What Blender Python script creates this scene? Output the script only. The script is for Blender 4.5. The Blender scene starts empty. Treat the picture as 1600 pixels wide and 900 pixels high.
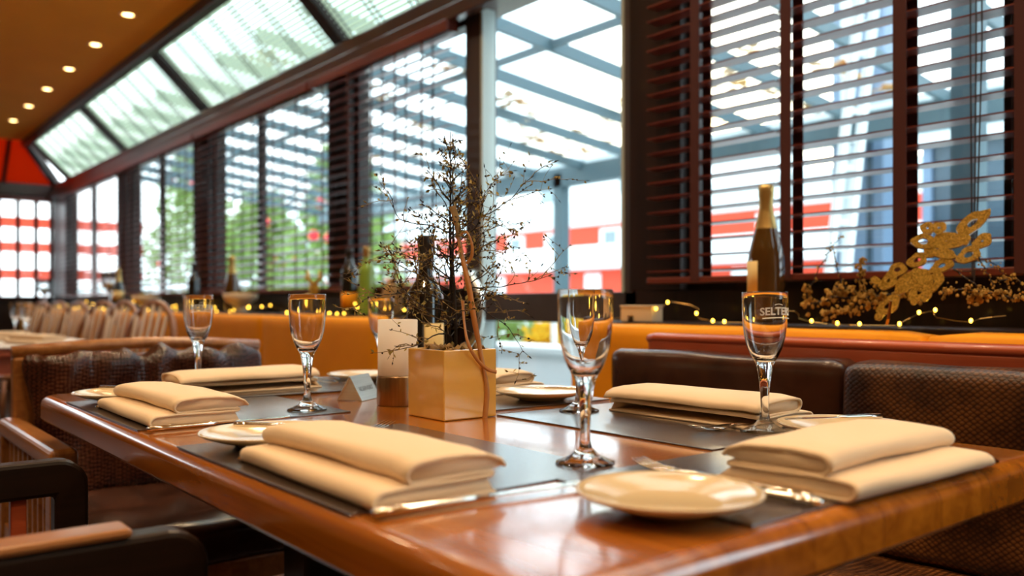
import bpy, bmesh, math, random
from mathutils import Vector, Matrix, noise
random.seed(7)
sc = bpy.context.scene
COL = sc.collection
PI = math.pi
# ---------------------------------------------------------------- camera
CA, SA = 0.628, 0.778
CAMZ = 0.927
FPX = 1350.0
cd = bpy.data.cameras.new('camera')
cam = bpy.data.objects.new('camera', cd); COL.objects.link(cam)
cam.location = (0, 0, CAMZ)
cam.rotation_euler = (PI/2, 0, math.radians(51.09))
cd.sensor_width = 36; cd.lens = FPX*36/1600
cd.shift_y = 24/1600
cd.clip_start = .02; cd.clip_end = 200
cd.dof.use_dof = True; cd.dof.focus_distance = 1.27; cd.dof.aperture_fstop = 3.0
sc.camera = cam
# ---------------------------------------------------------------- sky
SUN = Vector((-.627, .8155, .136)).normalized()
w = bpy.data.worlds.new('sky'); sc.world = w; w.use_nodes = True
nt = w.node_tree; nt.nodes.clear()
N = nt.nodes.new; L = nt.links.new
out = N('ShaderNodeOutputWorld'); bg = N('ShaderNodeBackground'); bg.inputs[1].default_value = 3.3
tc = N('ShaderNodeTexCoord')
ns = N('ShaderNodeTexNoise'); ns.inputs['Scale'].default_value = 2.2; ns.inputs['Detail'].default_value = 5
cr = N('ShaderNodeValToRGB')
cr.color_ramp.elements[0].position = .35; cr.color_ramp.elements[0].color = (.55, .84, .95, 1)
cr.color_ramp.elements[1].position = .62; cr.color_ramp.elements[1].color = (.9, .97, 1, 1)
L(tc.outputs['Generated'], ns.inputs['Vector']); L(ns.outputs[0], cr.inputs[0])
dp = N('ShaderNodeVectorMath'); dp.operation = 'DOT_PRODUCT'; dp.inputs[1].default_value = SUN
L(tc.outputs['Generated'], dp.inputs[0])
glow = N('ShaderNodeValToRGB')
e = glow.color_ramp.elements
e[0].position = .968; e[0].color = (0, 0, 0, 1); e[1].position = 1; e[1].color = (6, 4.2, 1.6, 1)
e2 = e.new(.996); e2.color = (.9, .6, .12, 1)
L(dp.outputs['Value'], glow.inputs[0])
ad = N('ShaderNodeMixRGB'); ad.blend_type = 'ADD'; ad.inputs[0].default_value = 1
L(cr.outputs[0], ad.inputs[1]); L(glow.outputs[0], ad.inputs[2])
L(ad.outputs[0], bg.inputs[0]); L(bg.outputs[0], out.inputs[0])
sd = bpy.data.lights.new('sun', 'SUN'); sd.energy = 2.0; sd.angle = math.radians(3); sd.color = (1, .8, .5)
so = bpy.data.objects.new('sun', sd); COL.objects.link(so)
so.rotation_euler = (-SUN).to_track_quat('-Z', 'Y').to_euler(); so.location = (-6, 8, 6)
sc.view_settings.view_transform = 'Standard'; sc.view_settings.look = 'None'
sc.view_settings.exposure = 0.5; sc.view_settings.gamma = 1; sc.view_settings.use_curve_mapping = False
DOWNLIGHT_W = 19.0
sc.cycles.max_bounces = 12; sc.cycles.transparent_max_bounces = 24; sc.cycles.transmission_bounces = 12
sc.cycles.caustics_refractive = True

def P(px, py, d):
    """world point seen at a pixel at distance d along the view axis"""
    a = (px-800)/FPX
    return Vector(((CA*a-SA)*d, (SA*a+CA)*d, CAMZ+(474-py)/FPX*d))
# ---------------------------------------------------------------- materials
MATS = {}
def newmat(name):
    m = bpy.data.materials.new(name); m.use_nodes = True
    MATS[name] = m
    return m, m.node_tree, m.node_tree.nodes['Principled BSDF']
def mat(name, col, rough=.5, metal=0, spec=.5, var=0, vscale=8, bump=0, bscale=60, emis=None, estr=0, coat=0, stretch=None, trans=0, sheen=0):
    m, t, b = newmat(name)
    b.inputs['Base Color'].default_value = (*col, 1); b.inputs['Roughness'].default_value = rough
    b.inputs['Metallic'].default_value = metal; b.inputs['Specular IOR Level'].default_value = spec
    b.inputs['Coat Weight'].default_value = coat; b.inputs['Coat Roughness'].default_value = .12
    b.inputs['Transmission Weight'].default_value = trans
    b.inputs['Sheen Weight'].default_value = sheen
    if emis:
        b.inputs['Emission Color'].default_value = (*emis, 1); b.inputs['Emission Strength'].default_value = estr
    tcn = t.nodes.new('ShaderNodeTexCoord'); src = tcn.outputs['Object']
    if stretch:
        mp = t.nodes.new('ShaderNodeMapping'); mp.inputs['Scale'].default_value = stretch
        t.links.new(src, mp.inputs[0]); src = mp.outputs[0]
    if var:
        n = t.nodes.new('ShaderNodeTexNoise'); n.inputs['Scale'].default_value = vscale; n.inputs['Detail'].default_value = 6
        r = t.nodes.new('ShaderNodeValToRGB')
        r.color_ramp.elements[0].position = .3; r.color_ramp.elements[1].position = .7
        r.color_ramp.elements[0].color = (*[c*(1-var) for c in col], 1)
        r.color_ramp.elements[1].color = (*[min(1, c*(1+var)) for c in col], 1)
        t.links.new(src, n.inputs['Vector']); t.links.new(n.outputs[0], r.inputs[0]); t.links.new(r.outputs[0], b.inputs['Base Color'])
    if bump:
        n2 = t.nodes.new('ShaderNodeTexNoise'); n2.inputs['Scale'].default_value = bscale; n2.inputs['Detail'].default_value = 4
        bp = t.nodes.new('ShaderNodeBump'); bp.inputs['Strength'].default_value = bump; bp.inputs['Distance'].default_value = .004
        t.links.new(src, n2.inputs['Vector']); t.links.new(n2.outputs[0], bp.inputs['Height']); t.links.new(bp.outputs[0], b.inputs['Normal'])
    return m
def wood(name, c1, c2, rough=.3, axis='X', scale=1.0, coat=.3, board=0, bcol=.25):
    m, t, b = newmat(name)
    N = t.nodes.new; K = t.links.new
    tcn = N('ShaderNodeTexCoord'); mp = N('ShaderNodeMapping')
    s = [14, 14, 14]; s['XYZ'.index(axis)] = 1.0
    mp.inputs['Scale'].default_value = [v*scale for v in s]
    K(tcn.outputs['Object'], mp.inputs[0])
    n = N('ShaderNodeTexNoise'); n.inputs['Scale'].default_value = 2.5; n.inputs['Detail'].default_value = 8; n.inputs['Distortion'].default_value = .6
    n.inputs['Roughness'].default_value = .65
    K(mp.outputs[0], n.inputs['Vector'])
    r = N('ShaderNodeValToRGB'); r.color_ramp.elements[0].position = .32; r.color_ramp.elements[1].position = .68
    r.color_ramp.elements[0].color = (*c1, 1); r.color_ramp.elements[1].color = (*c2, 1)
    K(n.outputs[0], r.inputs[0])
    last = r.outputs[0]
    if board:
        br = N('ShaderNodeTexBrick'); br.inputs['Scale'].default_value = 1
        br.inputs['Brick Width'].default_value = 2.6; br.inputs['Row Height'].default_value = board
        br.inputs['Mortar Size'].default_value = .0006
        br.inputs['Color1'].default_value = (1, 1, 1, 1); br.inputs['Color2'].default_value = (.72, .66, .6, 1); br.inputs['Mortar'].default_value = (.3, .2, .15, 1)
        K(tcn.outputs['Object'], br.inputs['Vector'])
        mx = N('ShaderNodeMixRGB'); mx.blend_type = 'MULTIPLY'; mx.inputs[0].default_value = .8
        K(last, mx.inputs[1]); K(br.outputs[0], mx.inputs[2]); last = mx.outputs[0]
    K(last, b.inputs['Base Color'])
    b.inputs['Roughness'].default_value = rough; b.inputs['Coat Weight'].default_value = coat; b.inputs['Coat Roughness'].default_value = .1
    bp = N('ShaderNodeBump'); bp.inputs['Strength'].default_value = .06; bp.inputs['Distance'].default_value = .002
    K(n.outputs[0], bp.inputs['Height']); K(bp.outputs[0], b.inputs['Normal'])
    return m
def glassmat(name, col=(1, 1, 1), rough=0, ior=1.5):
    m = bpy.data.materials.new(name); m.use_nodes = True; t = m.node_tree; t.nodes.clear()
    o = t.nodes.new('ShaderNodeOutputMaterial'); g = t.nodes.new('ShaderNodeBsdfGlass')
    g.inputs[0].default_value = (*col, 1); g.inputs[1].default_value = rough; g.inputs[2].default_value = ior
    t.links.new(g.outputs[0], o.inputs[0]); return m
def panemat(name, tint=(1, 1, 1), refl=1.0):
    m = bpy.data.materials.new(name); m.use_nodes = True; t = m.node_tree; t.nodes.clear()
    o = t.nodes.new('ShaderNodeOutputMaterial'); a = t.nodes.new('ShaderNodeBsdfTransparent'); g = t.nodes.new('ShaderNodeBsdfGlossy')
    a.inputs[0].default_value = (*tint, 1); g.inputs['Roughness'].default_value = .02
    f = t.nodes.new('ShaderNodeLayerWeight'); pw = t.nodes.new('ShaderNodeMath'); pw.operation = 'POWER'; pw.inputs[1].default_value = 5
    ma = t.nodes.new('ShaderNodeMath'); ma.operation = 'MULTIPLY_ADD'; ma.inputs[1].default_value = .45*refl; ma.inputs[2].default_value = .03*refl
    mx = t.nodes.new('ShaderNodeMixShader')
    t.links.new(f.outputs['Facing'], pw.inputs[0]); t.links.new(pw.outputs[0], ma.inputs[0])
    t.links.new(ma.outputs[0], mx.inputs[0]); t.links.new(a.outputs[0], mx.inputs[1]); t.links.new(g.outputs[0], mx.inputs[2])
    t.links.new(mx.outputs[0], o.inputs[0]); return m
def translu(name, col, amount=.6, rough=.6):
    m = bpy.data.materials.new(name); m.use_nodes = True; t = m.node_tree; t.nodes.clear()
    o = t.nodes.new('ShaderNodeOutputMaterial'); a = t.nodes.new('ShaderNodeBsdfTranslucent'); d = t.nodes.new('ShaderNodeBsdfDiffuse')
    a.inputs[0].default_value = (*col, 1); d.inputs[0].default_value = (*col, 1)
    mx = t.nodes.new('ShaderNodeMixShader'); mx.inputs[0].default_value = amount
    t.links.new(d.outputs[0], mx.inputs[1]); t.links.new(a.outputs[0], mx.inputs[2]); t.links.new(mx.outputs[0], o.inputs[0]); return m
def late():
    for k in ('darkwood', 'frame'):
        MATS[M[k].name].node_tree.nodes['Principled BSDF'].inputs['Specular IOR Level'].default_value = .25
    M['whiteprint'] = translu('white_print', (.97, .95, .9), .6)
def snakeleather(name, c1, c2, scale=150, rough=.35, bump=.6):
    m, t, b = newmat(name); N = t.nodes.new; K = t.links.new
    tcn = N('ShaderNodeTexCoord'); mp = N('ShaderNodeMapping'); mp.inputs['Scale'].default_value = (1, 1, 1.25); mp.inputs['Rotation'].default_value = (0, .78, 0)
    K(tcn.outputs['Object'], mp.inputs[0])
    v = N('ShaderNodeTexVoronoi'); v.inputs['Scale'].default_value = scale; v.inputs['Randomness'].default_value = .22
    K(mp.outputs[0], v.inputs['Vector'])
    n = N('ShaderNodeTexNoise'); n.inputs['Scale'].default_value = 9; n.inputs['Detail'].default_value = 5; K(tcn.outputs['Object'], n.inputs['Vector'])
    r = N('ShaderNodeValToRGB'); r.color_ramp.elements[0].position = .35; r.color_ramp.elements[1].position = .7
    r.color_ramp.elements[0].color = (*c1, 1); r.color_ramp.elements[1].color = (*c2, 1)
    K(n.outputs[0], r.inputs[0])
    cr2 = N('ShaderNodeValToRGB'); cr2.color_ramp.elements[0].position = .25; cr2.color_ramp.elements[0].color = (1, 1, 1, 1)
    cr2.color_ramp.elements[1].position = .6; cr2.color_ramp.elements[1].color = (.25, .2, .2, 1)
    K(v.outputs['Distance'], cr2.inputs[0])
    mx = N('ShaderNodeMixRGB'); mx.blend_type = 'MULTIPLY'; mx.inputs[0].default_value = 1
    K(r.outputs[0], mx.inputs[1]); K(cr2.outputs[0], mx.inputs[2]); K(mx.outputs[0], b.inputs['Base Color'])
    b.inputs['Roughness'].default_value = rough
    bp = N('ShaderNodeBump'); bp.inputs['Strength'].default_value = bump; bp.inputs['Distance'].default_value = .002; bp.invert = True
    K(v.outputs['Distance'], bp.inputs['Height']); K(bp.outputs[0], b.inputs['Normal'])
    return m
def weave(name, c1, c2, rough=.35):
    m, t, b = newmat(name); N = t.nodes.new; K = t.links.new
    tcn = N('ShaderNodeTexCoord')
    v = N('ShaderNodeTexVoronoi'); v.inputs['Scale'].default_value = 260; v.inputs['Randomness'].default_value = .3
    mp = N('ShaderNodeMapping'); mp.inputs['Scale'].default_value = (1, 1.6, 1); K(tcn.outputs['Object'], mp.inputs[0]); K(mp.outputs[0], v.inputs['Vector'])
    r = N('ShaderNodeValToRGB'); r.color_ramp.elements[0].color = (*c2, 1); r.color_ramp.elements[1].color = (*c1, 1); r.color_ramp.elements[1].position = .6
    K(v.outputs['Distance'], r.inputs[0]); K(r.outputs[0], b.inputs['Base Color'])
    b.inputs['Roughness'].default_value = rough
    bp = N('ShaderNodeBump'); b.inputs['Coat Weight'].default_value = 1; b.inputs['Coat Roughness'].default_value = .2; b.inputs['Coat IOR'].default_value = 1.9
    bp.inputs['Strength'].default_value = .45; bp.inputs['Distance'].default_value = .001; bp.invert = True
    K(v.outputs['Distance'], bp.inputs['Height']); K(bp.outputs[0], b.inputs['Normal']); return m

M = {}
M['table'] = wood('table_wood', (.30, .080, .005), (.62, .20, .012), rough=.24, axis='X', board=.11, coat=1)
MATS['table_wood'].node_tree.nodes['Principled BSDF'].inputs['Coat IOR'].default_value = 1.65
M['edge'] = wood('table_edge_wood', (.34, .10, .02), (.56, .20, .04), rough=.28, axis='X', coat=.4)
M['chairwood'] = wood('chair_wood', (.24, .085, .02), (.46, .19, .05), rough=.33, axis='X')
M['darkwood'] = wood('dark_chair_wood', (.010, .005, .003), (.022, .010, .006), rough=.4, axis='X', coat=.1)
M['redwood'] = wood('red_wood_rail', (.34, .055, .02), (.55, .11, .035), rough=.35, axis='X')
M['warmwall'] = mat('warm_plaster', (.42, .22, .09), .8, var=.05, vscale=2)
M['frame'] = wood('window_frame_wood', (.012, .006, .005), (.028, .012, .008), rough=.42, axis='Z', coat=.1)
M['beam'] = wood('beam_wood', (.035, .011, .006), (.07, .020, .010), rough=.35, axis='X')
M['slat'] = wood('blind_slat_wood', (.095, .014, .008), (.17, .030, .015), rough=.38, axis='X', coat=.3)
M['tape'] = mat('blind_tape', (.06, .008, .006), .8)
M['cord'] = mat('blind_cord', (.03, .02, .018), .8)
M['ceiling'] = mat('ceiling_warm_lit', (.98, .42, .03), .8, var=.05, vscale=2)  # warm lamp light on the cream ceiling is put into this orange
M['floor'] = wood('floor_wood', (.05, .02, .01), (.10, .045, .02), rough=.4, axis='X', board=.12)
M['orange'] = mat('orange_upholstery', (.98, .36, .008), .62, spec=.2, var=.08, vscale=5, bump=.15, bscale=120)
M['leather'] = snakeleather('dark_snake_leather', (.035, .009, .006), (.26, .10, .025), 120, .36)
M['leather2'] = snakeleather('purple_brown_leather', (.055, .018, .016), (.15, .050, .025), 120, .2)
M['seatleather'] = mat('brown_seat_leather', (.055, .020, .011), .25, var=.5, vscale=10, bump=.5, bscale=14)
M['napkin'] = mat('napkin_cloth', (.84, .65, .44), .85, bump=.06, bscale=500, sheen=.1)
M['china'] = mat('cream_china', (.78, .60, .36), .12, coat=.6)
M['pot'] = mat('cream_glazed_pot', (.82, .47, .10), .1, coat=.8)
M['steel'] = mat('cutlery_steel', (.80, .76, .70), .13, metal=1)
M['brushed'] = mat('brushed_steel', (.80, .83, .78), .38, metal=1, var=.1, vscale=10, stretch=(1, 1, 30))
M['brass'] = mat('brushed_brown_metal', (.30, .20, .11), .32, metal=1, var=.15, vscale=6, stretch=(40, 40, 1))
M['glass'] = glassmat('clear_glass')
M['bottle_dark'] = mat('dark_bottle_glass', (.008, .008, .007), .05, spec=.8, coat=.6)
M['bottle_brown'] = mat('brown_green_bottle_glass', (.075, .035, .008), .08, spec=.8, coat=.5)
M['bottle_green'] = mat('green_bottle_glass', (.25, .40, .06), .1, spec=.8)
M['foil_gold'] = mat('gold_foil', (.62, .42, .14), .35, metal=.8, bump=.5, bscale=70)
M['foil_dark'] = mat('black_foil', (.015, .012, .012), .3)
M['label'] = mat('cream_label', (.75, .55, .22), .6)
M['ink'] = mat('ink', (.05, .03, .02), .7)
M['whiteprint'] = None
M['mat'] = weave('brown_woven_mat', (.030, .014, .009), (.095, .055, .035), .33)
M['matedge'] = mat('mat_edge', (.02, .012, .008), .5)
M['frost'] = translu('frosted_glass', (.95, .90, .84), .55)
M['wax'] = mat('candle_wax', (.9, .75, .5), .6)
M['bark'] = mat('dark_bark', (.018, .012, .010), .7, var=.4, vscale=40)
M['twig'] = mat('twig', (.19, .12, .045), .7, var=.5, vscale=60)
M['leaf_olive'] = mat('olive_leaf', (.36, .27, .06), .6, var=.4, vscale=50)
M['autumn'] = mat('autumn_leaf', (.60, .30, .05), .7, var=.4, vscale=20)
M['dryleaf'] = mat('dry_leaf', (.30, .17, .05), .7, var=.3, vscale=60)
M['ribbon'] = mat('copper_ribbon', (.50, .19, .03), .45, sheen=.3)
M['lichen'] = mat('lichen_branch', (.40, .23, .04), .85, var=.5, vscale=70)
M['wire'] = mat('copper_wire', (.5, .3, .1), .35, metal=1)
M['bulb'] = mat('warm_bulb', (1, .7, .2), .3, emis=(1, .55, .05), estr=9)
M['lamp'] = mat('lamp_glow', (1, .8, .5), .3, emis=(1, .66, .25), estr=9)
M['lampring'] = mat('lamp_ring', (.75, .5, .25), .4)
M['pane'] = panemat('window_pane')
M['doorframe'] = mat('door_frame_paint', (.055, .042, .045), .4, var=.1)
M['seal'] = mat('grey_seal', (.45, .52, .50), .5)
M['steelblue'] = mat('pergola_grey_steel', (.075, .13, .155), .5)
M['white'] = mat('white_render', (.88, .92, .93), .7)
M['greywall'] = mat('pale_grey_render', (.62, .70, .72), .7)
M['red'] = mat('red_facade', (.72, .05, .01), .6, var=.05)
M['winglass'] = mat('dark_window_glass', (.22, .28, .30), .1)
M['paving'] = mat('light_paving', (.55, .58, .57), .8, var=.1, vscale=3)
M['green'] = translu('green_foliage', (.26, .38, .12), .4)
M['yellow'] = translu('yellow_foliage', (.80, .50, .04), .3)
M['bluedark'] = mat('dark_blue_grey_panel', (.035, .06, .085), .2, var=.2, vscale=2)
M['blueframe'] = mat('blue_grey_column', (.13, .20, .30), .35)
M['bauble'] = mat('red_bauble', (.9, .02, .03), .25)
M['cloth'] = mat('white_tablecloth', (.80, .78, .76), .8)
M['cream_wood'] = wood('bentwood_brown', (.20, .075, .03), (.42, .19, .09), rough=.3, axis='Z')
M['palepad'] = mat('pale_spindle', (.48, .35, .25), .4)
M['brick'] = mat('brown_pillar', (.16, .06, .02), .7, var=.4, vscale=20)
M['roofred'] = translu('red_orange_fabric', (.50, .07, .012), .6)
M['roofslat'] = translu('white_roof_slat', (.80, .86, .74), .62)
M['box'] = mat('cream_card_box', (.72, .62, .46), .7)
M['black'] = mat('black_plastic', (.01, .01, .01), .4)
def glitter():
    m, t, b = newmat('gold_glitter'); N = t.nodes.new; K = t.links.new
    tcn = N('ShaderNodeTexCoord'); v = N('ShaderNodeTexVoronoi'); v.inputs['Scale'].default_value = 420
    K(tcn.outputs['Object'], v.inputs['Vector'])
    r = N('ShaderNodeValToRGB'); r.color_ramp.elements[0].color = (.30, .15, .01, 1); r.color_ramp.elements[1].color = (1, .66, .12, 1)
    K(v.outputs['Color'], r.inputs[0]); K(r.outputs[0], b.inputs['Base Color'])
    b.inputs['Metallic'].default_value = .35; b.inputs['Roughness'].default_value = .28
    bp = N('ShaderNodeBump'); bp.inputs['Strength'].default_value = 1; bp.inputs['Distance'].default_value = .004
    K(v.outputs['Color'], bp.inputs['Height']); K(bp.outputs[0], b.inputs['Normal']); return m
M['glitter'] = glitter(); late()
# ---------------------------------------------------------------- mesh helpers
class MB:
    def __init__(s): s.v = []; s.f = []
    def add(s, vs, fs):
        o = len(s.v); s.v += [tuple(v) for v in vs]; s.f += [tuple(i+o for i in f) for f in fs]; return s
    def box(s, x0, x1, y0, y1, z0, z1):
        return s.add([(x0,y0,z0),(x1,y0,z0),(x1,y1,z0),(x0,y1,z0),(x0,y0,z1),(x1,y0,z1),(x1,y1,z1),(x0,y1,z1)],
                     [(0,3,2,1),(4,5,6,7),(0,1,5,4),(1,2,6,5),(2,3,7,6),(3,0,4,7)])
    def obox(s, c, ax, ay, az):
        c, ax, ay, az = map(Vector, (c, ax, ay, az))
        vs = [c+ax*i+ay*j+az*k for k in (-.5,.5) for j in (-.5,.5) for i in (-.5,.5)]
        return s.add(vs, [(0,2,3,1),(4,5,7,6),(0,1,5,4),(1,3,7,5),(3,2,6,7),(2,0,4,6)])
    def bar(s, a, b, w, h, up=(0,0,1)):
        a, b = Vector(a), Vector(b); d = b-a; u = Vector(up)
        side = d.cross(u).normalized(); u2 = side.cross(d).normalized()
        return s.obox((a+b)/2, d, side*w, u2*h)
    def lathe(s, prof, c=(0,0,0), n=32, cap0=True, cap1=True):
        o = []; fs = []
        for r, z in prof:
            for k in range(n):
                a = 2*PI*k/n; o.append((c[0]+r*math.cos(a), c[1]+r*math.sin(a), c[2]+z))
        for i in range(len(prof)-1):
            for k in range(n):
                k2 = (k+1) % n; fs.append((i*n+k, i*n+k2, (i+1)*n+k2, (i+1)*n+k))
        if cap0: fs.append(tuple(range(n-1, -1, -1)))
        if cap1: fs.append(tuple((len(prof)-1)*n+k for k in range(n)))
        return s.add(o, fs)
    def tube(s, pts, r, n=8, flat=1.0, cap=True):
        pts = [Vector(p) for p in pts]; m = len(pts)
        if not isinstance(r, (list, tuple)): r = [r]*m
        vs = []; fs = []; ref = None
        for i, p in enumerate(pts):
            d = (pts[min(i+1, m-1)]-pts[max(i-1, 0)])
            if d.length < 1e-9: d = Vector((0,0,1))
            d.normalize()
            if ref is None: ref = Vector((0,0,1)) if abs(d.z) < .9 else Vector((1,0,0))
            a = d.cross(ref); 
            if a.length < 1e-6: a = d.cross(Vector((0,1,0)))
            a.normalize(); b = a.cross(d).normalized(); ref = b
            for k in range(n):
                t = 2*PI*k/n; vs.append(p+a*math.cos(t)*r[i]+b*math.sin(t)*r[i]*flat)
        for i in range(m-1):
            for k in range(n):
                k2 = (k+1) % n; fs.append((i*n+k, i*n+k2, (i+1)*n+k2, (i+1)*n+k))
        if cap: fs += [tuple(range(n-1, -1, -1)), tuple((m-1)*n+k for k in range(n))]
        return s.add(vs, fs)
    def ball(s, c, r, n=8, sq=(1,1,1), jit=0):
        c = Vector(c); vs = []; fs = []; rows = n//2+1
        for i in range(rows+1):
            th = PI*i/rows
            for k in range(n):
                ph = 2*PI*k/n
                rr = r*(1+random.uniform(-jit, jit))
                vs.append(c+Vector((math.sin(th)*math.cos(ph)*rr*sq[0], math.sin(th)*math.sin(ph)*rr*sq[1], math.cos(th)*rr*sq[2])))
        for i in range(rows):
            for k in range(n):
                k2 = (k+1) % n; fs.append((i*n+k, (i+1)*n+k, (i+1)*n+k2, i*n+k2))
        return s.add(vs, fs)
    def prism(s, poly, z0, z1, xf=None):
        n = len(poly); vs = [(x, y, z0) for x, y in poly]+[(x, y, z1) for x, y in poly]
        if xf: vs = [xf @ Vector(v) for v in vs]
        return s.add(vs, [tuple(range(n-1, -1, -1)), tuple(range(n, 2*n))]+[(i, (i+1) % n, (i+1) % n+n, i+n) for i in range(n)])
    def build(s, name, m, parent=None, smooth=False, bevel=0, seg=2, loc=None):
        me = bpy.data.meshes.new(name); me.from_pydata(s.v, [], s.f); me.update()
        bm = bmesh.new(); bm.from_mesh(me); bmesh.ops.remove_doubles(bm, verts=bm.verts, dist=1e-7)
        bmesh.ops.recalc_face_normals(bm, faces=bm.faces); bm.to_mesh(me); bm.free()
        ob = bpy.data.objects.new(name, me); COL.objects.link(ob)
        me.materials.append(M[m] if isinstance(m, str) else m)
        if smooth:
            for p in me.polygons: p.use_smooth = True
        if bevel:
            bv = ob.modifiers.new('bevel', 'BEVEL'); bv.width = bevel; bv.segments = seg; bv.limit_method = 'ANGLE'; bv.harden_normals = False
            for p in me.polygons: p.use_smooth = False
        if parent: ob.parent = parent
        if loc: ob.location = loc
        return ob
def smooth_angle(ob, deg=35):
    me = ob.data
    for p in me.polygons: p.use_smooth = True
    try: me.set_sharp_from_angle(angle=math.radians(deg))
    except Exception: pass
    return ob
def tag(o, label=None, cat=None, group=None, kind=None):
    if label: o['label'] = label
    if cat: o['category'] = cat
    if group: o['group'] = group
    if kind: o['kind'] = kind
    return o
def thing(name, label, cat, loc=(0,0,0), rz=0, group=None):
    o = bpy.data.objects.new(name, None); COL.objects.link(o); o.location = loc; o.rotation_euler = (0,0,rz)
    o.empty_display_size = .05
    return tag(o, label, cat, group)
def struct(o, label=None): o['kind'] = 'structure'; return tag(o, label)
def dup(root, loc, rz, label, group=None):
    r = root.copy(); COL.objects.link(r); r.location = loc; r.rotation_euler = (0,0,rz); r['label'] = label
    if group: r['group'] = group
    for ch in list(root.children):
        c = ch.copy(); COL.objects.link(c); c.parent = r
        for g in list(ch.children):
            d = g.copy(); COL.objects.link(d); d.parent = c
    return r
def cushion(name, m, parent, c, size, r=.03, amp=.006, freq=9, cuts=22, seedv=0, wr=(1,1,1)):
    bm = bmesh.new(); bmesh.ops.create_cube(bm, size=1)
    bmesh.ops.subdivide_edges(bm, edges=bm.edges, cuts=cuts, use_grid_fill=True)
    sx, sy, sz = size; h = Vector(size)/2
    for v in bm.verts:
        p = Vector((v.co.x*sx, v.co.y*sy, v.co.z*sz))
        q = Vector([max(-h[i]+r, min(h[i]-r, p[i])) for i in range(3)])
        d = p-q
        n = d.normalized() if d.length > 1e-6 else Vector((0,0,0))
        p = q+n*min(d.length, r) if d.length > 1e-6 else p
        k = noise.noise(Vector((p.x*wr[0]*freq+seedv, p.y*wr[1]*freq, p.z*wr[2]*freq)))
        p += n*amp*k*2
        v.co = p+Vector(c)
    me = bpy.data.meshes.new(name); bm.to_mesh(me); bm.free()
    for p in me.polygons: p.use_smooth = True
    me.materials.append(M[m]); o = bpy.data.objects.new(name, me); COL.objects.link(o); o.parent = parent; return o
def text_mesh(body, size, extrude=.0002, bold=0):
    cu = bpy.data.curves.new('t', 'FONT'); cu.body = body; cu.size = size; cu.extrude = extrude; cu.offset = bold; cu.align_x = 'CENTER'; cu.resolution_u = 3
    ob = bpy.data.objects.new('t', cu); COL.objects.link(ob)
    bpy.context.view_layer.update()
    dg = bpy.context.evaluated_depsgraph_get()
    me = bpy.data.meshes.new_from_object(ob.evaluated_get(dg)); bpy.data.objects.remove(ob); return me
# ================================================================ THE ROOM
W = 2.05           # window plane
XL = -10.4         # far end
fl = struct(MB().box(XL-.2, 2.2, -3.2, W+.1, -.05, 0).build('floor', 'floor'))
ce = struct(MB().box(XL+.4, 2.2, -3.2, 1.64, 2.587, 2.68).build('ceiling', 'ceiling'))
tr = struct(MB().box(XL+.4, 2.2, 1.64, 1.70, 2.52, 2.66).build('trim_1', 'frame', bevel=.004), 'dark trim along ceiling edge')
struct(MB().box(XL, 2.2, W-.06, W+.10, 2.075, 2.20).build('trim_2', 'beam', bevel=.01), 'brown header beam above the windows')
struct(MB().box(XL, 2.2, W-.11, W-.06, 2.045, 2.105).build('trim_3', 'beam', bevel=.006), 'brown pelmet strip over the blinds')
struct(MB().box(XL-.2, 2.3, -3.3, -3.2, 0, 2.65).build('wall_unseen_front', 'warmwall'))  # unseen wall behind the camera, added to keep cold sky light out
struct(MB().box(2.2, 2.3, -3.2, W+.1, 0, 2.65).build('wall_unseen_right', 'warmwall'))  # unseen side wall, likewise added to block the cold fill
# wall under the windows (two runs, the glazed door between them)
DX0, DX1 = -2.80, -1.86
for i, (a, b) in enumerate(((XL, DX0), (DX1, 2.2))):
    struct(MB().box(a, b, W-.05, W+.10, 0, .965).build('wall_back' if i == 0 else 'wall_back.001', 'frame'))
    struct(MB().box(a, b, 1.78, W-.05, .845, .875).build('trim_4' if i == 0 else 'trim_5', 'frame', bevel=.004), 'dark window sill board')
# piers
piers = [(-10.4, -9.80), (-7.87, -7.57), (-5.96, -5.66), (-3.97, -3.75), (-1.90, -1.69), (-.775, .6)]
for i, (a, b) in enumerate(piers):
    m = MB().box(a, b, W-.04, W+.08, .965, 2.08)
    struct(m.build('wall_pier' if i == 0 else 'wall_pier.%03d' % i, 'frame', bevel=.004))
# windows: frame + pane
wins = [(-9.80, -7.87), (-7.57, -5.96), (-5.66, -3.97), (-3.75, -2.80), (-1.69, -.775)]
for i, (a, b) in enumerate(wins):
    m = MB(); f = .03
    m.box(a, b, W, W+.06, .965, .99); m.box(a, b, W, W+.06, 2.05, 2.08)
    m.box(a, a+f, W, W+.06, .99, 2.05); m.box(b-f, b, W, W+.06, .99, 2.05)
    if i in (0, 1, 2): xm = a+(b-a)*(.45 if i < 2 else .42); m.box(xm-.02, xm+.02, W+.01, W+.05, .99, 2.05)
    fr = struct(m.build('window_%d' % (i+1), 'frame'))
    MB().box(a+f, b-f, W+.028, W+.033, .985, 2.055).build('pane', 'pane', fr)
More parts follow.
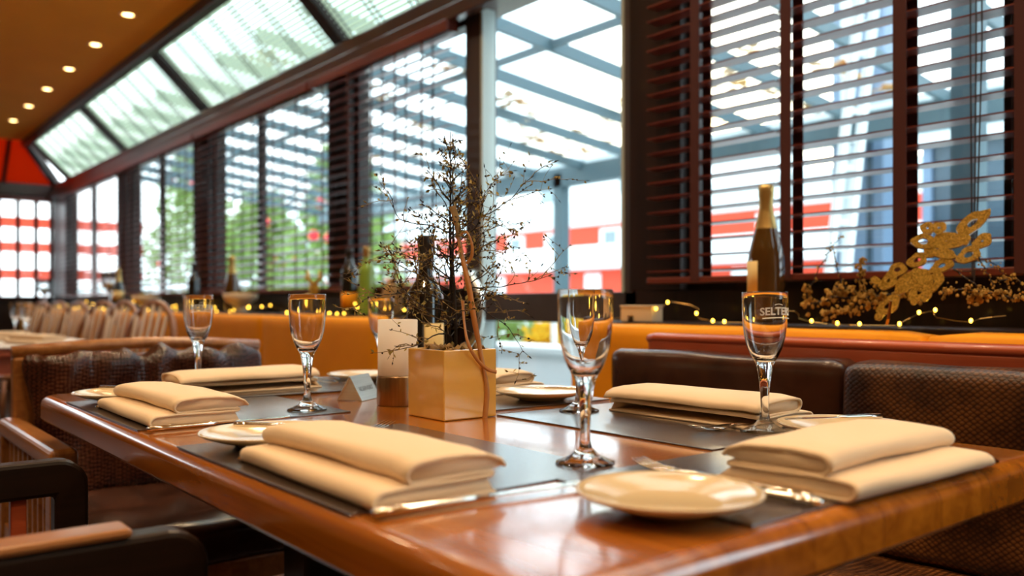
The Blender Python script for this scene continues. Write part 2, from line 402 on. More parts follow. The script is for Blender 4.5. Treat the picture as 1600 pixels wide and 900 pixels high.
# glazed door
m = MB(); m.box(DX0, DX0+.105, W-.03, W+.05, 0, 2.12); m.box(DX1-.07, DX1, W-.03, W+.05, 0, 2.12)
m.box(DX0, DX1, W-.03, W+.05, .86, .965); m.box(DX0, DX1, W-.03, W+.05, 0, .12); m.box(DX0, DX1, W-.03, W+.05, 2.08, 2.14)
dr = struct(m.build('door_1', 'doorframe', bevel=.004))
MB().box(DX0+.10, DX1-.06, W+.005, W+.010, .96, 2.09).build('upper_pane', 'pane', dr)
MB().box(DX0+.10, DX1-.06, W+.005, W+.010, .11, .87).build('lower_pane', 'pane', dr)
m = MB()
for z0, z1 in ((.962, 2.082), (.118, .862)):
    m.box(DX0+.104, DX0+.118, W-.032, W+.03, z0, z1); m.box(DX1-.082, DX1-.069, W-.032, W+.03, z0, z1)
m.build('pane_seal', 'seal', dr)
hb = MB()
pts = [(-2.71, W-.03, 1.05), (-2.71, W-.08, 1.04)]
pts += [(-2.71+.14*math.sin(t), W-.10-.02*math.sin(t), .90+.14*math.cos(t)) for t in [i*PI/14 for i in range(15)]]
pts += [(-2.71, W-.08, .76), (-2.71, W-.03, .75)]
hb.tube(pts, .013, 12); hb.build('door_handle', 'brushed', dr, smooth=True)['label'] = 'curved chrome pull handle'
# sloped roof glazing : rafters, panes, blinds
SB = Vector((0, W+.02, 2.20)); ST = Vector((0, 1.66, 2.60))     # bottom and top of the slope
sd_ = (ST-SB); slen = sd_.length; sdir = sd_.normalized(); snrm = Vector((1,0,0)).cross(sdir).normalized()
if snrm.z < 0: snrm = -snrm
raf = [-9.80, -7.73, -5.78, -3.86, -1.9, .1, 2.1]
for i, x in enumerate(raf):
    struct(MB().bar(SB+Vector((x,0,0)), ST+Vector((x,0,0)), .09 if i else .06, .07, up=snrm).build('trim_%d' % (6+i), 'frame', bevel=.004), 'dark roof rafter of the sloped glazing')
for i in range(len(raf)-1):
    a, b = raf[i]+.045, raf[i+1]-.045
    c = (SB+ST)/2+snrm*.05
    struct(MB().obox((0,0,0), Vector((b-a,0,0)), sd_, snrm*.005).build('window_%d' % (20+i), 'pane', loc=tuple(c+Vector(((a+b)/2,0,0)))), 'sloped roof pane')
    t = thing('roof_blind', 'x', 'blind', (a, SB.y, SB.z), 0, 'blinds under the sloped glass roof')
    t['label'] = ['white slatted blind under the sloped glass, farthest bay by the red gable', 'white slatted roof blind in the second bay from the far end',
                  'white slatted roof blind above the window with red baubles behind it', 'white slatted roof blind above the window left of the glass door',
                  'white slatted roof blind at the top edge, above the door', 'white slatted roof blind over the right-hand windows'][i]
    m = MB(); n = int(slen/.026); Lb = b-a-.02
    for k in range(n):
        s0 = (k+.5)*slen/n
        cc = sdir*s0
        ax = (sdir*math.cos(.75)+snrm*math.sin(.75))
        m.obox(cc+Vector((Lb/2+.01,0,0)), Vector((Lb,0,0)), ax*.024, ax.cross(Vector((1,0,0))).normalized()*.0012)
    m.build('slats', 'roofslat', t)
    nc = int(Lb/.36)+1
    for k in range(nc+1):
        for dx in (-.022, .022):
            x = .06+(Lb-.12)*k/nc+dx
            MB().tube([sdir*.0-snrm*.014+Vector((x,0,0)), sdir*slen-snrm*.014+Vector((x,0,0))], .0035, 5).build('cord', 'cord', t)
# far gable end
xe = XL
m = MB(); m.box(xe-.08, xe, -3.2, W+.1, 0, .965); struct(m.build('wall_left', 'frame'))
struct(MB().box(xe-.06, xe+.02, -3.2, W, 2.08, 2.2).build('trim_20', 'beam'), 'beam over the end windows')
ends = [(1.50, 1.66), (1.69, 1.83), (1.86, 1.98)]
for i, (a, b) in enumerate(ends):
    m = MB(); m.box(xe-.05, xe, a-.03, a, .96, 2.09); m.box(xe-.05, xe, b, b+.03, .96, 2.09)
    m.box(xe-.05, xe, a, b, 2.04, 2.09); m.box(xe-.05, xe, a, b, .96, 1.0)
    fr = struct(m.build('window_%d' % (6+i), 'frame')); MB().box(xe-.03, xe-.025, a, b, 1.0, 2.04).build('pane', 'pane', fr)
struct(MB().box(xe-.06, xe, -3.2, 1.47, .96, 2.09).build('wall_left.001', 'brick'))
struct(MB().box(xe+.6, xe+.85, 1.10, 1.295, 0, 2.587).build('wall_pillar', 'brick'))
# red fabric panels on the end slope
t = thing('gable_awning', 'red-orange fabric roof panel over the far end windows', 'awning', (xe+.02, 0, 2.2))
m = MB()
for k in range(3):
    y0 = .55+k*.5; y1 = y0+.47
    m.add([(0, y0, 0), (0, y1, 0), (.36, min(y1, 1.66), .385), (.36, min(y0, 1.6), .385), (.0, y0, .012), (0, y1, .012), (.36, min(y1, 1.66), .397), (.36, min(y0, 1.6), .397)],
          [(0,1,2,3),(4,7,6,5),(0,4,5,1),(1,5,6,2),(2,6,7,3),(3,7,4,0)])
m.build('fabric', 'roofred', t)
m = MB()
for k in range(3): y = .535+k*.5; MB().bar((0, y, 0), (.38, min(y, 1.66), .39), .035, .04).build('rib', 'frame', t)
struct(MB().bar((xe+.02, W, 2.2), (xe+.42, 1.67, 2.6), .07, .07).build('trim_21', 'frame'), 'hip rafter at the far corner')
# ---------------------------------------------------------------- downlights
protoL = None
i = 0; x = -8.93
while x < 1.2:
    lb = 'round recessed downlight, number %d' % i
    far = ['farthest and smallest', 'second farthest', 'third farthest', 'fourth farthest', 'third nearest', 'second nearest', 'nearest and largest']
    vis = max(0, min(6, i))
    lb = 'round glowing recessed ceiling downlight, %s of the row in view' % far[vis] if i < 7 else 'round recessed ceiling downlight of the rows over the dining tables'
    if protoL is None:
        t = thing('downlight', lb, 'lamp', (x, 1.40, 2.587), 0, 'downlights along the ceiling')
        MB().lathe([(.030, 0), (.046, 0), (.046, -.005), (.040, -.008), (.030, -.004), (.030, 0)], n=28, cap0=False, cap1=False).build('ring', 'lampring', t, smooth=True)
        MB().lathe([(.001, -.009), (.016, -.008), (.027, -.004), (.031, -.001)], n=28, cap1=False).build('diffuser', 'lamp', t, smooth=True)
        protoL = t
    else: t = dup(protoL, (x, 1.40, 2.587), 0, lb, 'downlights over the tables' if i > 6 else None)
    ld = bpy.data.lights.new('downlight_beam', 'SPOT'); ld.energy = DOWNLIGHT_W; ld.color = (1, .70, .40); ld.spot_size = math.radians(125); ld.spot_blend = .8; ld.shadow_soft_size = .04
    lo = bpy.data.objects.new('downlight_beam', ld); COL.objects.link(lo); lo.location = (x, 1.40, 2.565)
    x += .737; i += 1
# second and third rows of ceiling lamps over the tables, outside the frame
for x in (-7.5, -6, -4.5, -3, -1.8, -.9, 0, 1.0):
    for y in (-.9, .3):
        if y > 0 and x < -3: continue
        t = dup(protoL, (x, y, 2.587), 0, 'round recessed ceiling downlight of the rows over the dining tables', 'downlights over the tables')
        ld = bpy.data.lights.new('downlight_beam', 'SPOT'); ld.energy = DOWNLIGHT_W; ld.color = (1, .70, .40); ld.spot_size = math.radians(125); ld.spot_blend = .8; ld.shadow_soft_size = .04
        lo = bpy.data.objects.new('downlight_beam', ld); COL.objects.link(lo); lo.location = (x, y, 2.565)
# ---------------------------------------------------------------- window blinds
def blind(x0, x1, y, tapes, label, tilt=5, tw=.006, zb=.985, zt=2.05, cords=(), along='x'):
    t = thing('venetian_blind', label, 'blind', (x0, y, zb), 0, 'wooden venetian blinds on the windows')
    if along == 'y': t.rotation_euler = (0, 0, PI/2)
    Lb = x1-x0; m = MB(); z = .035; a = math.radians(tilt)
    while z < zt-zb-.05:
        dz = random.uniform(-.0008, .0008)
        m.obox((Lb/2, 0, z+dz), (Lb, 0, random.uniform(-.001, .001)), Vector((0, math.cos(a), math.sin(a)))*.05, Vector((0, -math.sin(a), math.cos(a)))*.0036); z += .044
    m.build('slats', 'slat', t)
    MB().box(0, Lb, -.026, .026, 0, .018).build('bottom_rail', 'slat', t, bevel=.003)
    MB().box(0, Lb, -.03, .03, zt-zb-.045, zt-zb).build('head_rail', 'slat', t, bevel=.003)
    for tx in tapes:
        for yy in (-.0275, .0275):
            MB().box(tx-x0-tw, tx-x0+tw, yy-.0008, yy+.0008, .005, zt-zb-.02).build('ladder_tape', 'tape', t)
    for cx in cords:
        for dx, zz in ((-.004, 0), (.006, -.01), (.016, .03)):
            MB().tube([(cx-x0+dx, -.034, zt-zb-.03), (cx-x0+dx*1.2, -.036, .5), (cx-x0+dx*.4, -.034, zz)], .0018, 5).build('cord', 'cord', t)
    return t
YB = 1.965
def xat(px, y=YB-.02):
    a = (px-800)/FPX; return y*(CA*a-SA)/(SA*a+CA)
blind(xat(1012), xat(1212), YB, [xat(1088)], 'red-brown wooden venetian blind just right of the door, behind the champagne bottle', tilt=-2.5, tw=.016, zb=.985)
blind(xat(1216), xat(1398), YB, [xat(1230)], 'red-brown wooden venetian blind, middle one of the right-hand window', tilt=-2.5, tw=.016, zb=.985)
blind(xat(1402), xat(1625), YB, [xat(1408), xat(1600)], 'red-brown wooden venetian blind behind the gold glitter ornament', tilt=-2.5, tw=.016, zb=.985, cords=(xat(1525),))
blind(-4.04, -2.81, YB, [-3.88, -3.62, -3.40, -3.2, -2.99], 'wooden venetian blind on the window left of the glass door', 15)
def tps(a, b, n): return [a+.12+(b-a-.24)*k/(n-1) for k in range(n)]
blind(-5.74, -4.06, YB, tps(-5.74, -4.06, 6), 'wooden venetian blind on the window with red baubles behind it', 22)
blind(-7.63, -5.76, YB, tps(-7.63, -5.76, 6), 'wooden venetian blind on the window with green trees behind it', 24)
blind(-9.85, -7.65, YB, tps(-9.85, -7.65, 7), 'wooden venetian blind nearest the far end corner', 24)
blind(1.48, 1.99, xe+.07, [1.5, 1.675, 1.845, 1.97], 'wooden venetian blind on the far end windows under the red awning', 5, along='y').location = (xe+.07, 1.48, .985)
for o in bpy.data.objects:
    if o.name.startswith('ladder_tape') and o.parent and 'far end windows' in o.parent.get('label', ''): o.location.x -= 0
# fix tapes of the end blind: tapes were measured from its own start
# ---------------------------------------------------------------- orange banquette
def banquette(x0, x1, seams, label):
    t = thing('banquette', label, 'bench', (0, 0, 0))
    xs = [x0]+seams+[x1]
    for a, b in zip(xs, xs[1:]):
        cushion('back_cushion', 'orange', t, ((a+b)/2, 1.715, .655), (b-a-.004, .115, .43), r=.022, amp=.002, freq=4, cuts=14, seedv=a)
        pass
    MB().box(x0, x1, 1.655, 1.772, 0, .44).build('base', 'darkwood', t, bevel=.004)
    return t
banquette(-10.2, -2.86, [-9.0, -7.9, -6.9, -5.9, -4.95, -3.97], 'long orange upholstered banquette under the left windows')
banquette(-1.80, 1.6, [-.80, .3], 'orange upholstered banquette under the right-hand window')
# ---------------------------------------------------------------- table
TX0, TX1, TY0, TY1 = -1.885, -.39, .335, 1.145
tb = thing('dining_table', 'large glossy red-brown wooden dining table laid for six', 'table', ((TX0+TX1)/2, (TY0+TY1)/2, 0))
def top_mesh(hx, hy, z0, z1, rc, re):
    """tabletop with rounded plan corners and a rounded-over edge"""
    prof = [(0, z0), (0, z0+.004)]
    prof = [(-.006, z0), (0, z0+.006), (0, z1-re)]+[(-re*(1-math.cos(a)), z1-re+re*math.sin(a)) for a in [PI/2*k/6 for k in range(1, 7)]]
    rings = []; n = 8
    for off, z in prof:
        ring = []
        for cx, cy, a0 in ((hx-rc, hy-rc, 0), (-hx+rc, hy-rc, PI/2), (-hx+rc, -hy+rc, PI), (hx-rc, -hy+rc, 1.5*PI)):
            for k in range(n+1):
                a = a0+PI/2*k/n; ring.append((cx+(rc+off)*math.cos(a), cy+(rc+off)*math.sin(a), z))
        rings.append(ring)
    m = MB(); k = len(rings[0]); vs = [v for r in rings for v in r]; fs = []
    for i in range(len(rings)-1):
        for j in range(k): j2 = (j+1) % k; fs.append((i*k+j, i*k+j2, (i+1)*k+j2, (i+1)*k+j))
    fs.append(tuple(range(k-1, -1, -1)))
    inner = [v for v in rings[-1]]
    fs.append(tuple((len(rings)-1)*k+j for j in range(k)))
    m.add(vs, fs); return m
hx, hy = (TX1-TX0)/2, (TY1-TY0)/2
top = top_mesh(hx, hy, .703, .75, .045, .017).build('tabletop', 'table', tb); smooth_angle(top, 25)
MB().box(-hx+.12, hx-.12, -hy+.10, hy-.10, .64, .703).build('apron', 'darkwood', tb, bevel=.003)
for sx in (-1, 1):
    MB().box(sx*.36-.05, sx*.36+.05, -.05, .05, .05, .66).build('pedestal', 'darkwood', tb, bevel=.008)
    MB().box(sx*.36-.05, sx*.36+.05, -.30, .30, 0, .06).build('foot', 'darkwood', tb, bevel=.008)
# ---------------------------------------------------------------- place mats
def placemat(cx, cy, sx, sy, label, z=.7501, rz=0):
    t = MB().box(-sx/2, sx/2, -sy/2, sy/2, 0, .0022).build('placemat', 'mat', bevel=.0006)
    t.location = (cx, cy, z); t.rotation_euler.z = rz
    return tag(t, label, 'placemat', 'brown woven placemats on the table')
placemat(-.862, .505, .44, .32, 'brown woven placemat under the front left napkin and knife')
placemat(-1.472, .512, .435, .33, 'brown woven placemat under the back left napkin, behind the side plate')
placemat(-1.705, .755, .30, .40, 'brown woven placemat at the far left end of the table', z=.7524)
placemat(-.5275, .795, .233, .44, 'brown woven placemat under the right-hand napkin, at the table end')
placemat(-.863, .985, .42, .30, 'brown woven placemat beneath the golden napkin by the dark leather seats')
placemat(-1.33, .985, .42, .30, 'brown woven placemat behind the flower pot')
# ---------------------------------------------------------------- napkins
def napkin(name='napkin', lw=.29, h1=.018, h2=.041, flat=1.0):
    """folded cloth, long axis along x, folds facing -y"""
    th = .0022; path = []
    def arc(cy, cz, r, a0, a1, n=8, sq=1.0):
        return [(cy+sq*r*math.cos(a0+(a1-a0)*k/n), cz+r*math.sin(a0+(a1-a0)*k/n)) for k in range(n+1)]
    r1 = h1/2-.001; r2 = (h2-h1-.004)/2
    path += [(.062, .0012), (.03, .0012), (0, .0012), (-.03, .0012)]
    path += arc(-.058, .0012+r1, r1, -PI/2, -1.5*PI, 10, 1.2)
    path += [(-.03, h1+.0005), (0, h1-.0005), (.03, h1-.001), (.052, h1-.001)]
    path += arc(.056, h1+.0006, .0016, -PI/2, PI/2, 5)
    path += [(.03, h1+.0024), (.0, h1+.0030)]
    path += arc(-.026, h1+.003+r2, r2, -PI/2, -1.5*PI, 10, 1.3)
    path += [(-.005, h2+.0005), (.02, h2+.0003), (.045, h2-.002), (.060, h2-.008), (.066, h2-.016)]
    m = MB(); nx = 30; vs = []; fs = []
    for i in range(nx+1):
        u = i/nx; x = (u-.5)*lw
        e = abs(u-.5)*2
        for j, (y, z) in enumerate(path):
            q = j/len(path)
            sk = .010*(q-.3)*(u-.5)*2
            k = noise.noise(Vector((x*9, y*14, q*3)))*.0022*min(1, z/.01)
            zz = z*(1-.10*max(0, e-.8)*5*(1 if z > .005 else 0))+(k if z > .004 else 0)
            xx = x*(1-.03*q)+.006*math.sin(q*9)*(u-.5)
            vs.append((xx, y+sk+k*.6, max(.0011, zz)))
    n = len(path)
    for i in range(nx):
        for j in range(n-1): fs.append((i*n+j, i*n+j+1, (i+1)*n+j+1, (i+1)*n+j))
    for i, dx in ((0, .005), (nx, -.005)):
        for lo, hi in ((0, 19), (25, n)):
            o_ = len(vs); vs += [(vs[i*n+j][0]+dx, vs[i*n+j][1], vs[i*n+j][2]) for j in range(lo, hi)]
            fs.append(tuple(range(o_, o_+hi-lo)))
    m.add(vs, fs); o = m.build(name, 'napkin', smooth=True)
    s = o.modifiers.new('cloth', 'SOLIDIFY'); s.thickness = .0030; s.offset = 0
    return o
npk = [(-.772, .428, 0, 'cream cloth napkin folded thick on the front left placemat, nearest the camera', .7530),
       (-1.390, .430, .0, 'cream cloth napkin folded on the back left placemat beside the side plate', .7530),
       (-1.690, .665, PI/2, 'long low cream napkin at the far left end, before the wrinkled leather chair', .7553),
       (-.470, .835, PI/2, 'cream cloth napkin at the right-hand end of the table beside a knife', .7530),
       (-.850, 1.065, PI, 'golden-lit cream napkin in front of the smooth dark leather seat back', .7530),
       (-1.44, 1.06, PI, 'cream napkin showing just right of the flower pot', .7530)]
base = None
for x, y, rz, lb, z in npk:
    if rz == PI/2: rr = PI/2
    if base is None: base = napkin(); o = base
    else: o = base.copy(); COL.objects.link(o)
    o.location = (x, y, z); o.rotation_euler = (0, 0, rz)
    tag(o, lb, 'napkin', 'folded cream napkins on the table')
    if x == -1.690: o.rotation_euler.z = -PI/2
    if x == -.470: o.scale = (.92, 1.14, 1)
# ---------------------------------------------------------------- plates
def plate(loc, label):
    m = MB(); m.lathe([(.001, .0), (.040, .0), (.044, .0015), (.047, .004), (.062, .007), (.080, .013), (.0855, .0165), (.086, .0178), (.084, .0182),
                       (.078, .0152), (.062, .0105), (.050, .0075), (.045, .0062), (.001, .006)], n=64)
    o = m.build('side_plate', 'china', smooth=True); o.location = loc
    return tag(o, label, 'plate', 'cream side plates')
pl = [(-1.022, .440, .7524, 'cream side plate left of the front napkin, a knife across it'),
      (-.485, .562, .7524, 'nearest cream side plate, in the foreground right of centre, with nothing on it'),
      (-.608, 1.052, .7524, 'cream side plate at the right rear by the snake-patterned leather'),
      (-1.19, 1.03, .7524, 'cream side plate just right of the flower pot, a knife resting on it'),
      (-1.64, .432, .7524, 'cream side plate at the left corner of the table before the armchair'),
      (-1.70, .955, .7548, 'cream side plate behind the reserved sign and candle holder')]
plate_tags = {}
p0 = None
for x, y, z, lb in pl:
    if p0 is None: p0 = o = plate((x, y, z), lb)
    else: o = p0.copy(); COL.objects.link(o); o.location = (x, y, z); o['label'] = lb
    if x == -.485: o.scale = (.92, .92, 1)
# ---------------------------------------------------------------- cutlery
def knife_at(a, b, label, scale=1.0):
    """handle end at a, blade tip towards b"""
    a, b = Vector(a), Vector(b); d = (b-a); Lk = d.length
    t = thing('table_knife', label, 'knife', tuple(a), 0, 'table knives')
    t.rotation_mode = 'QUATERNION'
    xax = d.normalized(); zax = Vector((0,0,1)); yax = zax.cross(xax).normalized(); zax = xax.cross(yax)
    t.rotation_quaternion = Matrix((xax, yax, zax)).transposed().to_quaternion()
    h = Lk*.47
    MB().tube([(0, 0, .0042), (.003, 0, .0042), (h*.3, 0, .0042), (h*.8, 0, .0042), (h*.93, 0, .0042), (h, 0, .0042)], [.002, .0062, .0058, .0048, .0046, .0022], 12, flat=.62).build('handle', 'steel', t, smooth=True)
    poly = [(h-.004, -.003), (h+.01, -.005), (h+Lk*.3, -.0085), (Lk*.93, -.0095), (Lk*.98, -.006), (Lk, .001), (Lk*.97, .004), (h+.02, .0042), (h-.004, .003)]
    MB().prism(poly, .0034, .0048).build('blade', 'steel', t, bevel=.0004)
    return t
def fork_at(a, b, label, tip_up=.012):
    a, b = Vector(a), Vector(b); d = (b-a); Lk = d.length
    t = thing('table_fork', label, 'fork', tuple(a), 0, 'table forks')
    t.rotation_mode = 'QUATERNION'
    xax = d.normalized(); zax = Vector((0,0,1)); yax = zax.cross(xax).normalized(); zax = xax.cross(yax)
    t.rotation_quaternion = Matrix((xax, yax, zax)).transposed().to_quaternion()
    h = Lk*.62
    MB().tube([(0, 0, .003), (.004, 0, .003), (h*.3, 0, .0035), (h*.75, 0, .0045), (h, 0, .006)], [.003, .0072, .0058, .0032, .0034], 12, flat=.45).build('handle', 'steel', t, smooth=True)
    hd = thing_part = MB()
    ys = [-.0096, -.0032, .0032, .0096]
    # neck/palm
    vs = []; prof = [(h-.004, .003, .006), (h+.012, .008, .0052), (h+.026, .0112, .0035), (h+.036, .0116, .0030)]
    for x, wd, z in prof:
        vs += [(x, -wd, z-.0008), (x, wd, z-.0008), (x, wd, z+.0008), (x, -wd, z+.0008)]
    fs = []
    for i in range(len(prof)-1):
        for k in range(4): k2 = (k+1) % 4; fs.append((i*4+k, i*4+k2, i*4+4+k2, i*4+4+k))
    fs += [(3,2,1,0), tuple(len(vs)-4+k for k in range(4))]
    hd.add(vs, fs)
    for y in ys:
        x0 = h+.034
        hd.tube([(x0, y, .0030), (x0+(Lk-x0)*.35, y, .0034), (x0+(Lk-x0)*.7, y, .0062), (Lk, y*.95, .0105)], [.0017, .0015, .0013, .0007], 6)
    hd.build('tines', 'steel', t, smooth=True)
    return t
ZM = .7524
knife_at((-.618, .352, ZM), (-.602, .575, ZM), 'knife lying along the right end of the front left napkin')
knife_at((-1.222, .350, ZM), (-1.226, .56, ZM), 'knife lying along the right end of the back left napkin')
fork_at((-.925, .362, ZM), (-1.045, .625, ZM), 'fork under the front left napkin with its tines towards the flower pot')
fork_at((-1.545, .362, ZM), (-1.56, .58, ZM), 'fork half hidden under the back left napkin')
knife_at((-1.078, .415, .7695), (-.962, .515, .7700), 'small knife lying across the cream plate beside the front napkin')
knife_at((-1.70, .405, .7695), (-1.588, .485, .7700), 'small knife lying across the plate at the left corner of the table')
knife_at((-1.135, 1.075, .7695), (-1.245, .985, .7700), 'knife resting on the plate just right of the flower pot')
knife_at((-.600, 1.132, .7695), (-.66, .995, .7700), 'knife resting on the rear right plate by the patterned leather')
fork_at((-.432, .694, ZM), (-.632, .682, ZM), 'fork lying between the nearest plate and the right-hand napkin')
knife_at((-.408, .672, ZM), (-.600, .648, ZM), 'knife lying behind the nearest plate in front of the right-hand napkin')
knife_at((-.400, .995, ZM), (-.402, .79, ZM), 'knife with its round end showing past the right-hand napkin')
fork_at((-.735, 1.12, ZM), (-.752, .92, ZM), 'fork standing out from the golden napkin beside the printed glass')
fork_at((-1.855, .88, ZM+.003), (-1.62, .885, ZM+.003), 'fork at the far left place behind the reserved sign')
knife_at((-1.86, .84, ZM+.0035), (-1.64, .855, ZM+.0035), 'knife at the far left place behind the reserved sign')
# ---------------------------------------------------------------- glasses
GP_OUT = [(.001, 0), (.0315, 0), (.0325, .0012), (.0318, .0028), (.024, .0055), (.014, .011), (.0075, .018), (.0056, .026), (.0054, .036), (.0060, .052), (.0074, .068),
          (.0092, .080), (.0105, .086), (.0112, .0905), (.0135, .0955), (.0185, .104), (.0232, .115), (.0267, .128), (.0290, .145), (.0302, .165), (.0305, .180), (.0302, .1888), (.0301, .1896), (.0297, .1901)]
GP_IN = [(.0293, .1897), (.0292, .1888), (.0293, .180), (.0290, .165), (.0277, .145), (.0253, .128), (.0216, .116), (.0165, .106), (.0105, .0995), (.005, .0975), (.001, .097)]
g0 = None
gl = [(-1.794, .616, .7548, 'flute glass with mirrored white lettering, far left in front of the leather chair'),
      (-1.310, .627, .7524, 'plain flute glass standing left of the silver reserved sign'),
      (-1.790, 1.045, .7504, 'flute glass half hidden behind the frosted candle holder'),
      (-1.019, .962, .7524, 'small flute glass seen behind the largest foreground glass'),
      (-.682, .653, .7524, 'largest flute glass in the foreground centre, beside the cream plate'),
      (-.696, 1.002, .7524, 'flute glass with white lettering at the right, below the champagne bottle')]
def printed(parent, ang, mirror=False):
    me = text_mesh('SELTERS', .0140, bold=.00035)
    R = .0306
    xs = [v.co.x for v in me.vertices]; wid = max(xs)-min(xs)
    def mp(x, z, r):
        a = ang+x/R
        return (r*math.cos(a), r*math.sin(a), z)
    me2 = MB(); vs = []
    for v in me.vertices:
        x = v.co.x; zz = .1585+v.co.y*(1+.0)+ .0012*math.cos(x/wid*PI)
        vs.append(mp(x, zz, R+(.0004 if v.co.z > 0 else .0001)))
    me2.add(vs, [tuple(p.vertices) for p in me.polygons])
    o = me2.build('lettering', 'whiteprint', parent)
    # little swoosh above and curved underline
    s = MB()
    s.tube([mp(x/1000, .1545+.0012*math.cos(x/14), R+.0004) for x in range(-22, 25, 2)], .0008, 4)
    s.tube([mp(x/1000, .1715+.0022*math.cos(x/5), R+.0003) for x in range(-6, 7, 1)], .0004, 4)
    s.build('swoosh', 'whiteprint', parent)
for i, (x, y, z, lb) in enumerate(gl):
    t = thing('flute_glass', lb, 'glass', (x, y, z), 0, 'flute glasses on the table')
    if g0 is None:
        g0 = MB().lathe(GP_OUT+GP_IN, n=64).build('glass_body', 'glass', t, smooth=True)
    else:
        c = g0.copy(); COL.objects.link(c); c.parent = t
    if i == 0: printed(t, math.atan2(-y, -x)+PI-.25)
    if i == 5: printed(t, math.atan2(-y, -x)+.62)
# ---------------------------------------------------------------- candle holder
t = thing('candle_holder', 'frosted glass candle holder on a brown metal base beside the flower pot', 'candle holder', (-1.302, .794, .7504))
MB().lathe([(.001, 0), (.0355, 0), (.0365, .002), (.0365, .049), (.035, .051), (.001, .051)], n=48).build('metal_base', 'brass', t, smooth=False)
smooth_angle(t.children[0])
MB().lathe([(.034, .051), (.0345, .053), (.0345, .148), (.033, .1485), (.032, .148), (.032, .053), (.034, .051)], n=48, cap0=False, cap1=False).build('frosted_shade', 'frost', t, smooth=True)
MB().lathe([(.001, .0512), (.0185, .0512), (.019, .053), (.019, .066), (.016, .0675), (.001, .067)], n=24).build('tealight', 'wax', t, smooth=True)
# ---------------------------------------------------------------- wine bottle
def bottle(loc, label, glassm, H=.315, R=.0375, shoulder=.19, neck=.0145, capm='foil_dark', cap_from=.235, caplen=None, lab=(.05, .13), labm='label', champagne=False, la=None, group=None, name='wine_bottle'):
    t = thing(name, label, 'bottle', loc, 0, group)
    if champagne:
        pr = [(.001, .004), (.02, .002), (.038, 0), (.0425, .006), (.0435, .02), (.0435, .13), (.042, .155), (.037, .18), (.029, .21), (.021, .24), (.016, .265), (.0148, .29), (.0165, .298), (.0165, .306), (.015, .308), (.001, .308)]
        pr = [(r*R/.0435, z*H/.325) for r, z in pr]
    else:
        s = shoulder
        pr = [(.001, .003), (R*.8, 0), (R, .005), (R, s), (R*.96, s+.012), (R*.8, s+.026), (R*.58, s+.038), (neck*1.15, s+.052), (neck, s+.07), (neck*.97, H-.025), (neck*1.08, H-.022), (neck*1.08, H-.004), (neck, H), (.001, H)]
    b = MB().lathe(pr, n=40).build('bottle_body', glassm, t); smooth_angle(b, 50)
    if champagne:
        k = H/.325; f = R/.0435
        c = [(.0265*f, .219*k), (.0218*f, .24*k), (.0168*f, .265*k), (.0158*f, .288*k), (.0178*f, .297*k), (.0180*f, .308*k), (.0186*f, .316*k), (.0165*f, .323*k), (.001, .325*k)]
        MB().lathe(c, n=32, cap0=False).build('foil', capm, t, smooth=True)
    else:
        cf = H-.07 if caplen is None else H-caplen
        MB().lathe([(neck*1.05, cf), (neck*1.05, H-.024), (neck*1.14, H-.022), (neck*1.14, H-.003), (neck*1.02, H+.001), (.001, H+.001)], n=32, cap0=False).build('foil', capm, t, smooth=True)
    if lab:
        a0, a1 = la if la else (-1.2, 1.2)
        m = MB(); n = 16; vs = []; fs = []
        c = math.atan2(-loc[1], -loc[0])
        for k in range(n+1):
            a = c+a0+(a1-a0)*k/n
            for z in lab: vs.append(((R+.0005)*math.cos(a), (R+.0005)*math.sin(a), z))
        for k in range(n): fs.append((2*k, 2*k+2, 2*k+3, 2*k+1))
        m.add(vs, fs); lbl = m.build('paper_label', labm, t, smooth=True)
        s = lbl.modifiers.new('thickness', 'SOLIDIFY'); s.thickness = .0004; s.offset = 1
        return t, lbl
    return t, None
wb, wl = bottle((-1.548, 1.012, .7504), 'dark wine bottle behind the flower pot with a cream label', 'bottle_dark', H=.32, R=.0385, shoulder=.185, capm='foil_dark', lab=(.045, .135), la=(-.05, 1.6), caplen=.095)
MB().lathe([(.0156, .218), (.0156, .238)], n=32, cap0=False, cap1=False).build('gold_band', 'foil_gold', wb, smooth=True)
m = MB(); c = math.atan2(-1.012, 1.548)
for z in (.120, .112, .098, .092, .086, .066, .060):
    for k in range(6):
        a = c+.25+.11*k; R_ = .0393
        if random.random() < .85: m.add([(R_*math.cos(a), R_*math.sin(a), z), (R_*math.cos(a+.085), R_*math.sin(a+.085), z), (R_*math.cos(a+.085), R_*math.sin(a+.085), z+.0022), (R_*math.cos(a), R_*math.sin(a), z+.0022)], [(0,1,2,3)])
m.build('print_lines', 'ink', wl)
# ---------------------------------------------------------------- reserved sign
ra = math.atan2(.82, -.56)
t = thing('reserved_sign', 'small silver tent-shaped sign reading RESERVIERT between glass and candle holder', 'sign', (-1.424, .785, .7508), ra)
hw, hh, hl = .0255, .044, .038
m = MB(); th = .0012
for s in (-1, 1):
    m.add([(-hl, s*hw, 0), (hl, s*hw, 0), (hl, s*.001, hh), (-hl, s*.001, hh), (-hl, s*(hw-th*1.2), 0), (hl, s*(hw-th*1.2), 0), (hl, 0, hh-th*2), (-hl, 0, hh-th*2)],
          [(0,1,2,3),(4,7,6,5),(0,4,5,1),(1,5,6,2),(2,6,7,3),(3,7,4,0)])
m.build('folded_plate', 'brushed', t)
MB().add([(-hl+.004, -hw*.97, .0003), (-hl+.004, hw*.97, .0003), (-hl+.004, 0, hh-.003), (-hl+.005, -hw*.97, .0003), (-hl+.005, hw*.97, .0003), (-hl+.005, 0, hh-.003)],
         [(0,1,2),(3,5,4),(0,3,4,1),(1,4,5,2),(2,5,3,0)]).build('end_plate', 'brushed', t)
me = text_mesh('RESERVIERT', .0115)
